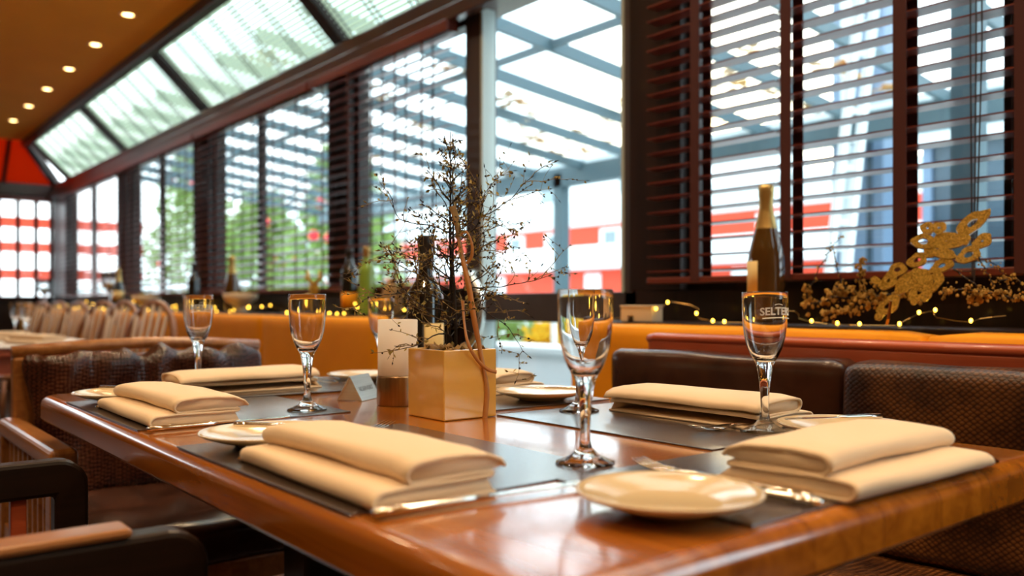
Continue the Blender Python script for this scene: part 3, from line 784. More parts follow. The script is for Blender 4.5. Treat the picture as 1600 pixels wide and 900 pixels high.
fn = Vector((0, -hh, hw)).normalized() ; up = Vector((0, hw, hh)).normalized()
for sgn in (-1, 1):
    vs = []
    for v in me.vertices:
        p = Vector((v.co.x*.92, -hw, 0))+up*(.019+v.co.y)+Vector((0, -hh, hw)).normalized()*(.0003+max(0, v.co.z))
        if sgn == 1: p = Vector((-p.x, -p.y, p.z))
        vs.append(p)
    MB().add(vs, [tuple(p.vertices) for p in me.polygons]).build('lettering', 'ink', t)
# ---------------------------------------------------------------- pot and plant
POT = Vector((-1.118, .781, .7504))
t = thing('flower_pot', 'square glazed cream flower pot in the middle of the table', 'pot', tuple(POT), 0)
m = MB(); s = .05; H = .106
def sq(r, z): return [(-r, -r, z), (r, -r, z), (r, r, z), (-r, r, z)]
rings = [sq(s, 0), sq(s, H), sq(s-.005, H), sq(s-.006, .085)]
vs = [v for r in rings for v in r]; fs = [(3,2,1,0)]
for i in range(3):
    for k in range(4): fs.append((i*4+k, i*4+(k+1) % 4, i*4+4+(k+1) % 4, i*4+4+k))
fs.append((12,13,14,15)); m.add(vs, fs); m.build('pot_body', 'pot', t, bevel=.0022, seg=3)
m = MB(); m.box(-s+.006, s-.006, -s+.006, s-.006, .08, .092)
for k in range(90): m.ball((random.uniform(-.042, .042), random.uniform(-.042, .042), .092), random.uniform(.002, .005), 5, jit=.3)
m.build('soil', 'bark', t)
pt = thing('wire_bush', 'leafless tangled wire bush with tiny leaves growing in the cream pot', 'plant', (POT.x, POT.y, POT.z+.092))
br = MB(); tw = MB(); lf = MB(); pods = MB()
def leaf(mb, p, d, Ls, wd):
    p = Vector(p); d = Vector(d).normalized(); sdv = d.cross(Vector((random.uniform(-1,1), random.uniform(-1,1), random.uniform(-1,1)))).normalized()*wd
    nn = d.cross(sdv).normalized()*wd*.25
    mb.add([p, p+d*Ls*.5+sdv+nn, p+d*Ls, p+d*Ls*.5-sdv+nn, p+d*Ls*.5-nn*2], [(0,1,2,4),(0,4,2,3)])
def grow(p, d, Ln, r, depth):
    pts = [Vector(p)]; rs = [r]; n = max(3, int(Ln/.011)); d = Vector(d).normalized(); q = Vector(p)
    for k in range(n):
        d = (d+Vector((random.gauss(0, .22), random.gauss(0, .22), random.gauss(.03, .18)))).normalized()
        q = q+d*Ln/n; pts.append(q.copy()); rs.append(max(.00035, r*(1-.6*(k+1)/n)))
        if depth > 0 and k >= 1 and random.random() < (.62 if depth > 1 else .52):
            sd2 = (d+Vector((random.gauss(0, .8), random.gauss(0, .8), random.gauss(.1, .55)))).normalized()
            grow(q, sd2, Ln*random.uniform(.28, .55), max(.0004, r*.6), depth-1)
        if random.random() < .75:
            dd = (d+Vector((random.gauss(0, 1), random.gauss(0, 1), random.gauss(0, 1)))).normalized()
            if random.random() < .75: leaf(lf, q, dd, random.uniform(.005, .011), random.uniform(.0012, .0028))
            else: pods.ball(q+dd*.002, random.uniform(.0010, .0022), 5)
    leaf(pods, q, d, random.uniform(.006, .010), .0013)
    (tw if depth < 2 else br).tube(pts, rs, 4)
trunk = [Vector((-.006, -.004, 0)), Vector((-.007, 0, .06)), Vector((-.004, .002, .13)), Vector((-.006, 0, .2)), Vector((-.004, 0, .26)), Vector((-.005, 0, .355))]
br.tube(trunk, [.0042, .0036, .003, .002, .0013, .0006], 6)
br.tube([Vector((.006, .004, 0)), Vector((.003, .004, .08)), Vector((.002, 0, .15)), Vector((.004, 0, .23)), Vector((0, 0, .28))], [.003, .0026, .002, .0014, .0006], 6)
for k in range(46):
    u = (k+.5)/46; z = .02+u*.31
    ph = k*2.399; out_ = .135*(1-u)**.9*(.6+.5*random.random())+.012
    if u < .15: out_ *= .8
    d = Vector((math.cos(ph), math.sin(ph), .25+.9*u))
    grow((-.005, 0, z), d, out_, .0013, 2)
for k in range(10):   # long outliers to left and right in the view
    s = 1 if k % 2 else -1
    grow((0, 0, .05+.018*k), Vector((CA*s, SA*s, .12*(k % 3)))+Vector((random.gauss(0,.15), random.gauss(0,.15), 0)), .15*random.uniform(.8, 1.15), .0012, 2)
o = br.build('main_branches', 'bark', pt, smooth=True); o['kind'] = 'stuff'
o = tw.build('twigs', 'twig', pt); o['kind'] = 'stuff'
o = lf.build('tiny_leaves', 'leaf_olive', pt); o['kind'] = 'stuff'
o = pods.build('buds', 'bark', pt); o['kind'] = 'stuff'
m = MB()
for k in range(16):
    p = Vector((random.uniform(-.035, .035), random.uniform(-.035, .035), random.uniform(.004, .016)))
    vs = []; fs = []
    a = random.uniform(0, 6)
    for i in range(5):
        for j in range(4):
            u = (i/4-.5)*.030; v_ = (j/3-.5)*.018*(1-.5*abs(i-2)/2)
            vs.append(p+Vector((u*math.cos(a)-v_*math.sin(a), u*math.sin(a)+v_*math.cos(a), .006*math.sin(i*1.7+k)+.004*math.cos(j*2+k))))
    for i in range(4):
        for j in range(3): fs.append((i*4+j, i*4+j+1, i*4+5+j, i*4+4+j))
    m.add(vs, fs)
o = m.build('curled_dry_leaves', 'dryleaf', pt, smooth=True); o['kind'] = 'stuff'
sm = o.modifiers.new('thick', 'SOLIDIFY'); sm.thickness = .0008
# ribbon
def ribbon(mb, pts, wd, thick=.0004):
    pts = [Vector(p) for p in pts]
    # smooth
    cr_ = []
    for i in range(len(pts)-1):
        p0 = pts[max(0, i-1)]; p1 = pts[i]; p2 = pts[i+1]; p3 = pts[min(len(pts)-1, i+2)]
        for k in range(6):
            u = k/6; cr_.append(.5*((2*p1)+(p2-p0)*u+(2*p0-5*p1+4*p2-p3)*u*u+(3*p1-p0-3*p2+p3)*u**3))
    cr_.append(pts[-1])
    vs = []; fs = []; n = len(cr_)
    for i, p in enumerate(cr_):
        d = (cr_[min(i+1, n-1)]-cr_[max(i-1, 0)]).normalized()
        view = Vector((SA*1.0, -CA, .0)); view = Vector((1, -.15+.5*math.sin(i*.22), .1)).normalized()
        s_ = d.cross(view).normalized()*wd/2; nn = s_.cross(d).normalized()*thick
        vs += [p-s_-nn, p+s_-nn, p+s_+nn, p-s_+nn]
    for i in range(n-1):
        for k in range(4): fs.append((i*4+k, i*4+(k+1) % 4, i*4+4+(k+1) % 4, i*4+4+k))
    mb.add(vs, fs)
rb = thing('ribbon', 'long copper-brown ribbon tied in the bush and hanging over the pot', 'ribbon', (POT.x, POT.y, POT.z))
off = -Vector(rb.location)
def PR(px, py, d): return P(px, py, d)+off
face = -(POT.x)+0
def onface(px, py):     # on the pot's right-hand face, a millimetre clear of it
    a = (px-800)/FPX; d = (-(POT.x+.0515))/(SA-CA*a); return P(px, py, d)+off
m = MB(); ribbon(m, [PR(707, 328, 1.335), PR(712, 350, 1.33), PR(722, 400, 1.325), PR(733, 450, 1.32), PR(741, 500, 1.318), onface(749, 540), onface(756, 575), onface(761, 610), onface(757, 656)], .0085)
m.build('long_tail', 'ribbon', rb, smooth=True)
m = MB(); ribbon(m, [PR(723, 470, 1.325), PR(725, 500, 1.315), PR(731, 535, 1.305), onface(742, 560)+Vector((.004,0,0)), onface(757, 576)+Vector((.006,0,0)), onface(774, 581)+Vector((.003,0,0))], .0055)
m.build('short_tail', 'ribbon', rb, smooth=True)
m = MB(); ribbon(m, [PR(712, 372, 1.33), PR(728, 362, 1.33), PR(737, 380, 1.33), PR(737, 400, 1.33), PR(729, 412, 1.33)], .005)
m.build('loop', 'ribbon', rb, smooth=True)
m = MB(); ribbon(m, [PR(706, 322, 1.33), PR(714, 345, 1.328), PR(718, 370, 1.328)], .014)
m.build('wide_bow', 'dryleaf', rb, smooth=True)
# ================================================================ SEATS AT THE TABLE
def armchair(loc, rz, label, wood_='chairwood', dark='chairwood', wrinkle=True, W_=.60, armz=.66, armlen=.58, backz=.83, panel='darkwood', D=.52):
    """faces +x in its own frame; back at x=0"""
    t = thing('armchair', label, 'chair', loc, rz, 'leather and wood armchairs')
    h = W_/2
    MB().tube([(-.03, -h+.00, backz-.018), (-.036, -h/2, backz-.008), (-.04, 0, backz-.004), (-.036, h/2, backz-.008), (-.03, h, backz-.018)], [.017]*5, 10, flat=.9).build('top_rail', wood_, t, smooth=True)
    MB().box(-.05, -.012, -h, h, .40, backz-.03).build('back_board', wood_, t, bevel=.006)
    cushion('back_cushion', 'leather2', t, (.028, 0, .64), (.075, W_-.05, .34), r=.03, amp=.015 if wrinkle else .003, freq=16, cuts=30, wr=(1, 1.3, .35), seedv=loc[0])
    cushion('seat_cushion', 'seatleather', t, (D/2+.03, 0, .435), (D-.03, W_-.10, .09), r=.032, amp=.007, freq=9, cuts=24, seedv=loc[1])
    MB().box(.0, D, -h+.03, h-.03, .34, .392).build('seat_frame', dark, t, bevel=.005)
    for s in (-1, 1):
        y = s*(h+.005)
        ap = t
        m = MB(); m.obox((armlen/2-.03, y, armz-.02), (armlen, 0, 0), (0, .05, 0), (0, 0, .042))
        arm = m.build('armrest', wood_, ap, bevel=.014, seg=4)
        MB().box(-.02, armlen-.08, y-.015, y+.015, .38, .42).build('side_rail', dark, ap, bevel=.004)
        for k in range(9):
            x = .04+k*(armlen-.16)/8
            MB().box(x-.007, x+.007, y-.010, y+.010, .415, armz-.035).build('spindle', dark, ap, bevel=.002)
        MB().box(armlen-.10, armlen-.055, y-.02, y+.02, 0, armz-.03).build('leg', dark, ap, bevel=.005)
        MB().box(-.05, -.005, y-.02, y+.02, 0, armz-.03).build('leg', dark, ap, bevel=.005)
    return t
armchair((-2.285, .66, 0), 0, 'wooden armchair with wrinkled purple-brown leather back at the far left end of the table')
# foreground slatted armchair (faces the table)
def slat_chair(loc, rz, label):
    t = thing('slatted_armchair', label, 'chair', loc, rz)
    for s, wd in ((1, 'darkwood'), (-1, 'chairwood')):
        y = s*.25
        # arm rail with rounded front corner joined to the front post
        prof = [(-.30, .655), (-.30, .70)]
        pts = [(-.32, .70), (.20, .70)]+[(.20+.04*math.sin(a), .66+.04*math.cos(a)) for a in [PI/2*k/6 for k in range(1, 7)]]+[(.24, .0), (.195, .0), (.195, .648), (-.32, .648)]
        xf = Matrix(((1, 0, 0, 0), (0, 0, 1, y), (0, 1, 0, 0), (0, 0, 0, 1)))
        MB().prism(pts, -.018, .018, xf).build('arm_rail', 'darkwood', t, bevel=.006)
        if s < 0: MB().prism([(-.30, .700), (.165, .700), (.165, .710), (-.30, .710)], -.022, .022, xf).build('lit_arm_top', 'chairwood', t, bevel=.005)  # lit top of the near arm, put in as a strip of lighter wood
        for k in range(11):
            x = -.27+k*.042
            MB().box(x-.010, x+.010, y-.009, y+.009, .44, .655).build('slat', 'redwood' if k % 3 else 'darkwood', t, bevel=.002)
        MB().box(-.32, .20, y-.014, y+.014, .40, .445).build('side_rail', 'darkwood', t, bevel=.003)
        MB().box(-.34, -.29, y-.02, y+.02, 0, .90).build('leg', 'darkwood', t, bevel=.005)
    MB().box(-.33, -.30, -.23, .23, .80, .90).build('top_rail', 'darkwood', t, bevel=.008)
    MB().box(-.33, -.305, -.23, .23, .50, .56).build('lower_rail', 'darkwood', t, bevel=.006)
    cushion('seat_cushion', 'seatleather', t, (-.045, 0, .455), (.50, .44, .07), r=.028, amp=.004, cuts=16)
    return t
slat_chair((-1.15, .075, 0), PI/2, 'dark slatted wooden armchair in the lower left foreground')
# far side bench: red wood board, leather cushions, seat
t = thing('leather_bench', 'dark leather bench with a red wood back rail along the window side of the table', 'bench', (0, 0, 0))
MB().box(-1.40, .3, 1.545, 1.575, .10, .842).build('back_board', 'redwood', t, bevel=.006)
MB().tube([(-1.40, 1.56, .842), (-1.38, 1.56, .846), (-1, 1.56, .847), (.3, 1.56, .847)], .020, 10, flat=.6).build('top_rail', 'redwood', t, smooth=True)
cushion('back_cushion', 'seatleather', t, (-1.145, 1.50, .655), (.59, .085, .33), r=.022, amp=.006, freq=6, cuts=26, wr=(.6, 1, 1.2))
cushion('back_cushion', 'leather', t, (-.50, 1.485, .655), (.69, .10, .335), r=.028, amp=.003, freq=6, cuts=26)
cushion('back_cushion', 'leather', t, (.08, 1.485, .655), (.44, .10, .335), r=.028, amp=.003, freq=6, cuts=12)
t.children[2].name = 'smooth_back_cushion'; t.children[2]['label'] = 'smooth dark brown leather back cushion'
cushion('seat_cushion', 'leather', t, (-1.145, 1.26, .44), (.59, .42, .10), r=.03, amp=.004, cuts=18)
cushion('seat_cushion', 'leather', t, (-.50, 1.26, .44), (.69, .42, .10), r=.03, amp=.004, cuts=18)
cushion('seat_cushion', 'leather', t, (.08, 1.26, .44), (.44, .42, .10), r=.03, amp=.004, cuts=12)
MB().box(-1.42, .3, 1.07, 1.545, .30, .388).build('seat_base', 'darkwood', t, bevel=.004)
for x in (-1.38, -.55, .25):
    for y in (1.11, 1.52): MB().box(x-.03, x+.03, y-.03, y+.03, 0, .30).build('leg', 'darkwood', t, bevel=.004)
MB().box(-1.455, -1.42, 1.15, 1.575, 0, .62).build('end_panel', 'chairwood', t, bevel=.006)
# ================================================================ ON THE SILL
SZ = .8755
def sillpt(px, y, z=SZ):
    return (xat(px, y), y, z)
bottle(sillpt(1197, 1.83), 'brown champagne bottle with gold foil on the sill before the right-hand blinds', 'bottle_brown', H=.345, R=.045, champagne=True, capm='foil_gold', lab=(.075, .155), la=(-1.4, -.45), name='champagne_bottle')
x, y, z = sillpt(1002, 1.83)
t = thing('card_box', 'small cream box with a notch on the sill right of the glass door', 'box', (x, y, z), .2)
m = MB(); m.prism([(-.05, 0), (-.028, 0), (-.028, .016), (-.008, .016), (-.008, 0), (.052, 0), (.052, .040), (-.05, .040)], -.03, .03, Matrix(((1,0,0,0),(0,0,1,0),(0,1,0,0),(0,0,0,1)))).build('box_body', 'box', t, bevel=.0015)
MB().box(-.052, .054, -.032, .032, .040, .046).build('lid', 'box', t, bevel=.0015)
# fairy lights
def fairy(x0, x1, n, label, seed, ymid=1.84, amp=.025, loops=3):
    rnd = random.Random(seed)
    t = thing('fairy_lights', label, 'string lights', (x0, ymid, SZ))
    pts = []; k = n*4
    for i in range(k+1):
        u = i/k; x = (x1-x0)*u
        hop = max(0, math.sin(u*k*.31+seed))**2*.032+max(0, math.sin(u*k*.11))**3*.03
        pts.append(Vector((x+.012*math.sin(i*1.3), amp*math.sin(i*.55+seed)+.01*math.sin(i*1.9), .003+hop)))
    MB().tube(pts, .0009, 4).build('wire', 'wire', t)
    proto = None
    for i in range(n):
        p = pts[min(k, i*4+rnd.randint(0, 3))]
        if proto is None:
            proto = MB().ball((0,0,0), .0036, 8, (1,1,1.3)).build('bulb', 'bulb', t, smooth=True); proto.location = p+Vector((0,0,.003))
        else:
            b = proto.copy(); COL.objects.link(b); b.parent = t; b.location = p+Vector((0,0,.003))
    return t
fairy(-1.84, -.72, 17, 'copper wire fairy lights along the sill before the right-hand blinds', 2, 1.815, .02)
fairy(-9.6, -2.95, 78, 'string of blurred yellow fairy lights along the sill before the left windows', 5, 1.83, .03)
# glitter ornament
t0 = P(1455, 420, 1.0)
orn = thing('glitter_ornament', 'gold glitter cut-out ornament leaning among dry branches on the right sill', 'ornament', (0, 0, 0))
oc = P(1455, 425, 1.72); nrm = Vector((SA*.9, -CA, .15)).normalized()
nrm = Vector((.45, -1, .12)).normalized()
ux = Vector((0,0,1)).cross(nrm).normalized(); ux = -ux if ux.x < 0 else ux; uy = nrm.cross(ux).normalized(); uy = uy if uy.z > 0 else -uy
def onplane(px, py):
    d = P(px, py, 1)-Vector((0,0,CAMZ)); o_ = Vector((0,0,CAMZ)); k = (oc-o_).dot(nrm)/d.dot(nrm); q = o_+d*k-oc
    return (q.dot(ux), q.dot(uy))
mtx = Matrix.Translation(oc) @ Matrix((ux, uy, nrm)).transposed().to_4x4()
def ring_px(mb, cx, cy, rx, ry, ang, hole, lump=.08, n=40, z=0):
    vs = []; fs = []; a = math.radians(-ang); ph = random.uniform(0, 6)
    for k in range(n):
        t_ = 2*PI*k/n
        for f in (1.0, hole):
            rr = f*(1+(lump*math.sin(3*t_+ph)+lump*.6*math.sin(5*t_+ph*2))*(1 if f == 1 else .4))
            ex, ey = rx*rr*math.cos(t_), ry*rr*math.sin(t_)
            x_, y_ = onplane(cx+ex*math.cos(a)-ey*math.sin(a), cy+ex*math.sin(a)+ey*math.cos(a))
            for zz in (-.007+z, .007+z): vs.append(mtx @ Vector((x_, y_, zz)))
    for k in range(n):
        a_, b_ = 4*k, 4*((k+1) % n)
        fs += [(a_+1, b_+1, b_+3, a_+3), (a_, a_+2, b_+2, b_), (a_, b_, b_+1, a_+1), (a_+2, a_+3, b_+3, b_+2)]
    mb.add(vs, fs)
o5 = lambda x, y: (1240+x/4.444, 320+y/4.444)
m = MB()
R5 = [(1240,130,140,58,37,.3),(1330,75,55,22,45,.05),(930,165,50,40,0,.2),(1010,165,52,42,10,.2),(900,258,80,52,0,.42),(1060,255,120,58,5,.05),(1180,240,50,40,0,.05),(1310,255,75,45,30,.15),
      (1215,350,90,52,25,.38),(1050,345,80,35,-5,.05),(860,385,75,45,25,.35),(950,330,50,40,0,.05),(1030,425,90,45,25,.3),(720,455,70,45,20,.35),(660,530,80,45,45,.2),(790,540,110,55,35,.05),(880,490,70,50,0,.05),
      (950,545,105,58,25,.3),(880,600,110,52,45,.3),(920,635,45,30,30,.1),(660,700,95,50,38,.35),(600,768,45,25,45,.05),(575,530,25,40,60,.05)]
for i, (x, y, rx, ry, an, ho) in enumerate(R5):
    cx, cy = o5(x, y); ring_px(m, cx, cy, rx/4.444, ry/4.444, an, ho, z=.0006*(i % 5))
m.build('cut_out', 'glitter', orn)
MB().tube([P(1392, 470, 1.70), P(1388, 498, 1.72), P(1386, 506, 1.735)], .003, 6).build('stake', 'wire', orn)
# dry branches
def branch(label, segs, seed, sub=7):
    rnd = random.Random(seed)
    t = thing('dry_branch', label, 'branch', (0,0,0), 0, 'dry lichen branches on the right sill')
    stem = MB(); lump = MB()
    def run(pts, r, dens, lr):
        P3 = []
        for i in range(len(pts)-1):
            for k in range(5):
                u = k/5; q = pts[i].lerp(pts[i+1], u)+Vector((rnd.gauss(0,.0015), rnd.gauss(0,.0015), rnd.gauss(0,.0015))); P3.append(q)
        P3.append(pts[-1])
        stem.tube(P3, [r*(1-.5*i/len(P3)) for i in range(len(P3))], 5)
        for q in P3:
            for k in range(dens):
                lump.ball(q+Vector((rnd.gauss(0, lr), rnd.gauss(0, lr), rnd.gauss(0, lr))), rnd.uniform(.001, .0036)*lr/.004, 5, jit=.4)
        return P3
    for px_pts, d, r, dens, lr in segs:
        pts = [P(a, b, d+c) for a, b, c in px_pts]
        run(pts, r, dens, lr)
    o = stem.build('stems', 'bark', t); o['kind'] = 'stuff'
    o = lump.build('lichen', 'lichen', t); o['kind'] = 'stuff'
    return t
branch('dry lichen-covered branch on the sill left of the gold ornament', [
    ([(1262, 478, .10), (1300, 466, .06), (1350, 466, .02), (1400, 458, 0), (1440, 462, -.02)], 1.80, .003, 6, .007),
    ([(1290, 492, .05), (1330, 486, .02), (1375, 470, 0)], 1.80, .002, 7, .007),
    ([(1261, 468, .1), (1266, 446, .1), (1285, 412, .09), (1298, 388, .08), (1318, 368, .08)], 1.80, .0015, 2, .0035),
    ([(1318, 448, .05), (1308, 415, .05), (1300, 386, .05)], 1.80, .0015, 2, .0025),
    ([(1352, 462, .03), (1348, 435, .03), (1346, 415, .03), (1350, 406, .03)], 1.80, .002, 7, .0045),
    ([(1294, 462, .05), (1310, 446, .04), (1332, 452, .03), (1345, 468, .03)], 1.80, .002, 5, .005),
    ([(1372, 452, .0), (1366, 436, 0)], 1.80, .002, 5, .004),
    ([(1262, 470, .1), (1258, 450, .1)], 1.80, .002, 6, .005)], 1)
branch('dry lichen-covered branch on the sill right of the gold ornament', [
    ([(1470, 458, .0), (1500, 452, -.02), (1540, 456, -.04), (1575, 462, -.06), (1612, 470, -.08)], 1.66, .002, 6, .005),
    ([(1490, 420, 0), (1515, 438, -.02), (1540, 456, -.03)], 1.66, .002, 1, .002),
    ([(1530, 402, 0), (1545, 430, -.02), (1554, 456, -.03)], 1.66, .0015, 3, .0035),
    ([(1545, 408, 0), (1562, 420, 0), (1572, 440, -.02), (1580, 460, -.03)], 1.66, .0012, 2, .003),
    ([(1560, 440, -.04), (1585, 434, -.05), (1604, 452, -.06)], 1.66, .0015, 4, .004),
    ([(1500, 424, 0), (1560, 418, -.03)], 1.66, .0008, 1, .0015),
    ([(1520, 470, -.02), (1528, 462, -.02), (1540, 456, -.03)], 1.66, .002, 5, .006)], 2)
# left sill items (blurred in the photo)
bottle(sillpt(546, 1.9), 'dark wine bottle with orange label on the left sill beside the pier', 'bottle_dark', H=.30, lab=(.03, .10), labm='orange', capm='foil_dark')
bottle(sillpt(573, 1.9), 'pale green wine bottle on the left sill next to the dark bottle', 'bottle_green', H=.30, lab=None, capm='foil_gold')
bottle(sillpt(303, 1.9), 'dark green bottle on the left sill between two windows', 'bottle_dark', H=.31, lab=None, capm='foil_dark')
bottle(sillpt(363, 1.9), 'gold-foiled champagne bottle behind the bowl on the left sill', 'bottle_brown', H=.33, R=.045, champagne=True, capm='foil_gold', lab=None, name='champagne_bottle')
bottle(sillpt(185, 1.88), 'champagne bottle standing in a glass cooler on the far sill', 'bottle_dark', H=.33, R=.043, champagne=True, capm='foil_gold', lab=(.08, .15), name='champagne_bottle')
# brown leaning ornament (left of the wine bottle)
x, y, z = sillpt(612, 1.88)
t = thing('felt_figure', 'brown rounded decoration leaning on the sill behind the candle holder', 'ornament', (x, y, z), 0)
MB().lathe([(.001, 0), (.045, 0), (.050, .03), (.045, .08), (.032, .12), (.015, .15), (.001, .16)], n=20).build('body', 'dryleaf', t, smooth=True)
MB().tube([(.01, 0, .13), (.025, 0, .17), (.045, 0, .20)], [.012, .008, .003], 8).build('tip', 'dryleaf', t, smooth=True)
# gold ornament far
x, y, z = sillpt(482, 1.88)
t = thing('gold_figure', 'blurred gold antlered figure on the left sill behind the plain glass', 'ornament', (x, y, z), .6)
m = MB(); m.ball((0,0,.055), .05, 12, (1.2,.35,.9)); m.ball((.03,0,.12), .03, 10, (1,.4,1.3))
for s in (-1, 1):
    m.tube([(.03,0,.14), (.03+s*.03,0,.17), (.03+s*.035,0,.21)], [.012,.010,.006], 8); m.tube([(.03+s*.02,0,.16),(.03+s*.05,0,.18)], [.009,.006], 8)
m.tube([(-.03,0,.05),(-.045,0,0)], .012, 8); m.tube([(.03,0,.05),(.045,0,0)], .012, 8)
m.build('body', 'glitter', t, smooth=True)
# bowls with candle
def bowl(px, label, r=.10, mm='box'):
    x, y, z = sillpt(px, 1.88)
    t = thing('footed_bowl', label, 'bowl', (x, y, z), 0, 'pale bowls on the left sill')
    MB().lathe([(.001,0),(.04,0),(.042,.006),(.03,.02),(.03,.035),(.06,.05),(.09,.075),(r,.105),(r-.006,.106),(.082,.08),(.05,.062),(.001,.058)], n=28).build('bowl_body', mm, t, smooth=True)
    m = MB()
    for k in range(7):
        a = k*.9; m.ball((.045*math.cos(a), .045*math.sin(a), .088), .026, 10)
    m.build('filling', 'lichen', t, smooth=True)
    return t
bowl(376, 'pale footed bowl with decoration below the gold-foiled bottle on the left sill')
bowl(228, 'pale footed bowl on the far left sill')
# glass vase on a stem near px 187 and a second at 70
def goblet(px, yv, label, s=1.0):
    x, y, z = sillpt(px, yv)
    t = thing('stem_vase', label, 'vase', (x, y, z), 0, 'tall stemmed glass vases')
    MB().lathe([(r*s, h*s) for r, h in [(.001,0),(.055,0),(.055,.004),(.01,.012),(.007,.03),(.007,.12),(.02,.14),(.055,.18),(.07,.24),(.072,.30),(.069,.30),(.066,.24),(.05,.183),(.001,.15)]], n=28).build('vase_body', 'glass', t, smooth=True)
    MB().ball((0,0,.19*s), .032*s, 10, (1,1,.8)).build('filling', 'dryleaf', t, smooth=True)
    return t
goblet(172, 1.86, 'tall stemmed glass vase before the far left window')
goblet(70, 1.86, 'tall stemmed glass vase before the end wall windows')
# ================================================================ BACKGROUND TABLE + CHAIRS
def bentwood(loc, rz, label):
    t = thing('bentwood_chair', label, 'chair', loc, rz, 'arched-back wooden chairs')
    # faces -y, back on +y side leaning
    W2 = .215
    arch = []
    for k in range(17):
        a = PI*k/16
        arch.append((W2*math.cos(a), .20+.13*(.30+.62*math.sin(a)**.7)/.9, .46+.47*math.sin(a)**.62))
    MB().tube([(W2*.9, .20, .42)]+arch+[(-W2*.9, .20, .42)], .017, 8).build('back_hoop', 'cream_wood', t, smooth=True)
    for k in range(5):
        x = -.12+.06*k; top = .46+.46*(1-(x/W2)**2)**.36
        MB().tube([(x*.8, .195, .44), (x, .20+.13*(top-.46)/.47*.95, top)], .010, 6).build('spindle', 'palepad', t, smooth=True)
    MB().lathe([(.001, .42), (.20, .42), (.215, .43), (.215, .45), (.20, .46), (.001, .462)], n=28).build('seat', 'cream_wood', t, smooth=True)
    for sx in (-1, 1):
        for sy in (-1, 1):
            MB().tube([(sx*.15, sy*.15, .43), (sx*.19, sy*.20, 0)], [.017, .013], 8).build('leg', 'cream_wood', t, smooth=True)
    return t
cpos = [(-4.58, 1.08, 'nearest arched-back wooden chair behind the left end of the table'), (-5.20, 1.08, 'second nearest arched-back wooden chair by the orange banquette'),
        (-5.92, 1.16, 'third arched-back wooden chair by the banquette, beside the second'), (-6.60, 1.14, 'fourth arched-back wooden chair by the banquette'),
        (-7.2, 1.14, 'fifth arched-back wooden chair, blurred beyond the others'), (-7.85, 1.14, 'farthest arched-back wooden chair by the banquette')]
c0 = None
for x, y, lb in cpos:
    if c0 is None: c0 = bentwood((x, y, 0), .35, lb)
    else: dup(c0, (x, y, 0), .35+random.uniform(-.08, .08), lb)
dup(c0, (-5.2, .18, 0), PI-.1, 'arched-back wooden chair on the aisle side of the white-clothed table')
dup(c0, (-5.85, .14, 0), PI+.15, 'arched-back wooden chair farther along the aisle side of the white-clothed table')
bt = thing('side_table', 'table with a white cloth top at the left edge behind the armchair', 'table', (-4.95, .72, 0))
MB().box(-.75, .75, -.36, .33, .70, .735).build('tabletop', 'redwood', bt, bevel=.006)
MB().box(-.70, .70, -.32, .30, .62, .70).build('apron', 'redwood', bt)
for sx in (-1, 1):
    for sy in (-1, 1): MB().box(sx*.68-.03, sx*.68+.03, sy*.28-.03, sy*.28+.03, 0, .70).build('leg', 'chairwood', bt, bevel=.004)
m = MB(); m.box(-.765, .765, -.375, .345, .736, .742)
o = m.build('tablecloth', 'cloth', None, bevel=.002); o.location = (-4.95, .72, 0); tag(o, 'white cloth lying on the table at the left edge', 'tablecloth')
m = MB()
for x, y, lb in ((-4.55, .62, 'nearest blurred glass on the white-clothed table'), (-4.75, .80, 'second blurred glass on the white-clothed table'), (-5.2, .58, 'third blurred glass on the white-clothed table'), (-5.35, .85, 'farthest blurred glass on the white-clothed table')):
    t = thing('flute_glass', lb, 'glass', (x, y, .7424), 0, 'glasses on the white-clothed table')
    c = g0.copy(); COL.objects.link(c); c.parent = t
for x, y, r_, lb in ((-4.42, .78, .3, 'white folded napkin on the near part of the white-clothed table'), (-4.95, .70, 1.2, 'white folded napkin in the middle of the white-clothed table')):
    o = base.copy(); COL.objects.link(o); o.location = (x, y, .7444); o.rotation_euler.z = r_; tag(o, lb, 'napkin', 'napkins on the white-clothed table')
# ================================================================ OUTSIDE
struct(MB().box(-45, 25, W+.11, 45, -.12, -.02).build('ground', 'paving'))
aw = thing('market_awning', 'red striped awning outside beyond the far end windows', 'awning', (-13.2, 1.2, 0))
for z in (1.25, 1.62, 1.95): MB().box(-.1, .1, -2.5, 2.5, z, z+.13).build('stripe', 'red', aw)
for y in (-2.4, 2.4): MB().box(-.06, .06, y-.05, y+.05, -.02, 2.1).build('post', 'greywall', aw)
# pergola
def zr(y): return 2.30-.114*(y-6)
pg = thing('pergola', 'grey steel pergola with a sloping glass roof outside the glass door', 'pergola', (0, 0, 0))
xs = [-4.12+.72*k for k in range(-11, 7)]
for x in xs:
    MB().bar((x, 2.3, zr(2.3)), (x, 6.0, zr(6.0)), .038, .085).build('rafter', 'steelblue', pg)
for y in (3.64,):
    MB().bar((xs[0], y, zr(y)-.0), (xs[-1], y, zr(y)), .035, .05).build('purlin', 'steelblue', pg)
MB().bar((xs[0], 6.0, 2.22), (xs[-1], 6.0, 2.22), .12, .20).build('front_beam', 'steelblue', pg)
MB().bar((xs[0], 6.1, 2.36), (xs[-1], 6.1, 2.36), .10, .08).build('gutter', 'greywall', pg)
for x in (-11.3, -6.62, -1.245):
    y = 6.0 if x < -2 else 2.9
    hp = .06 if x < -2 else .04
    MB().box(x-hp, x+hp, y-hp, y+hp, -.02, zr(y)-.04).build('post', 'steelblue', pg)
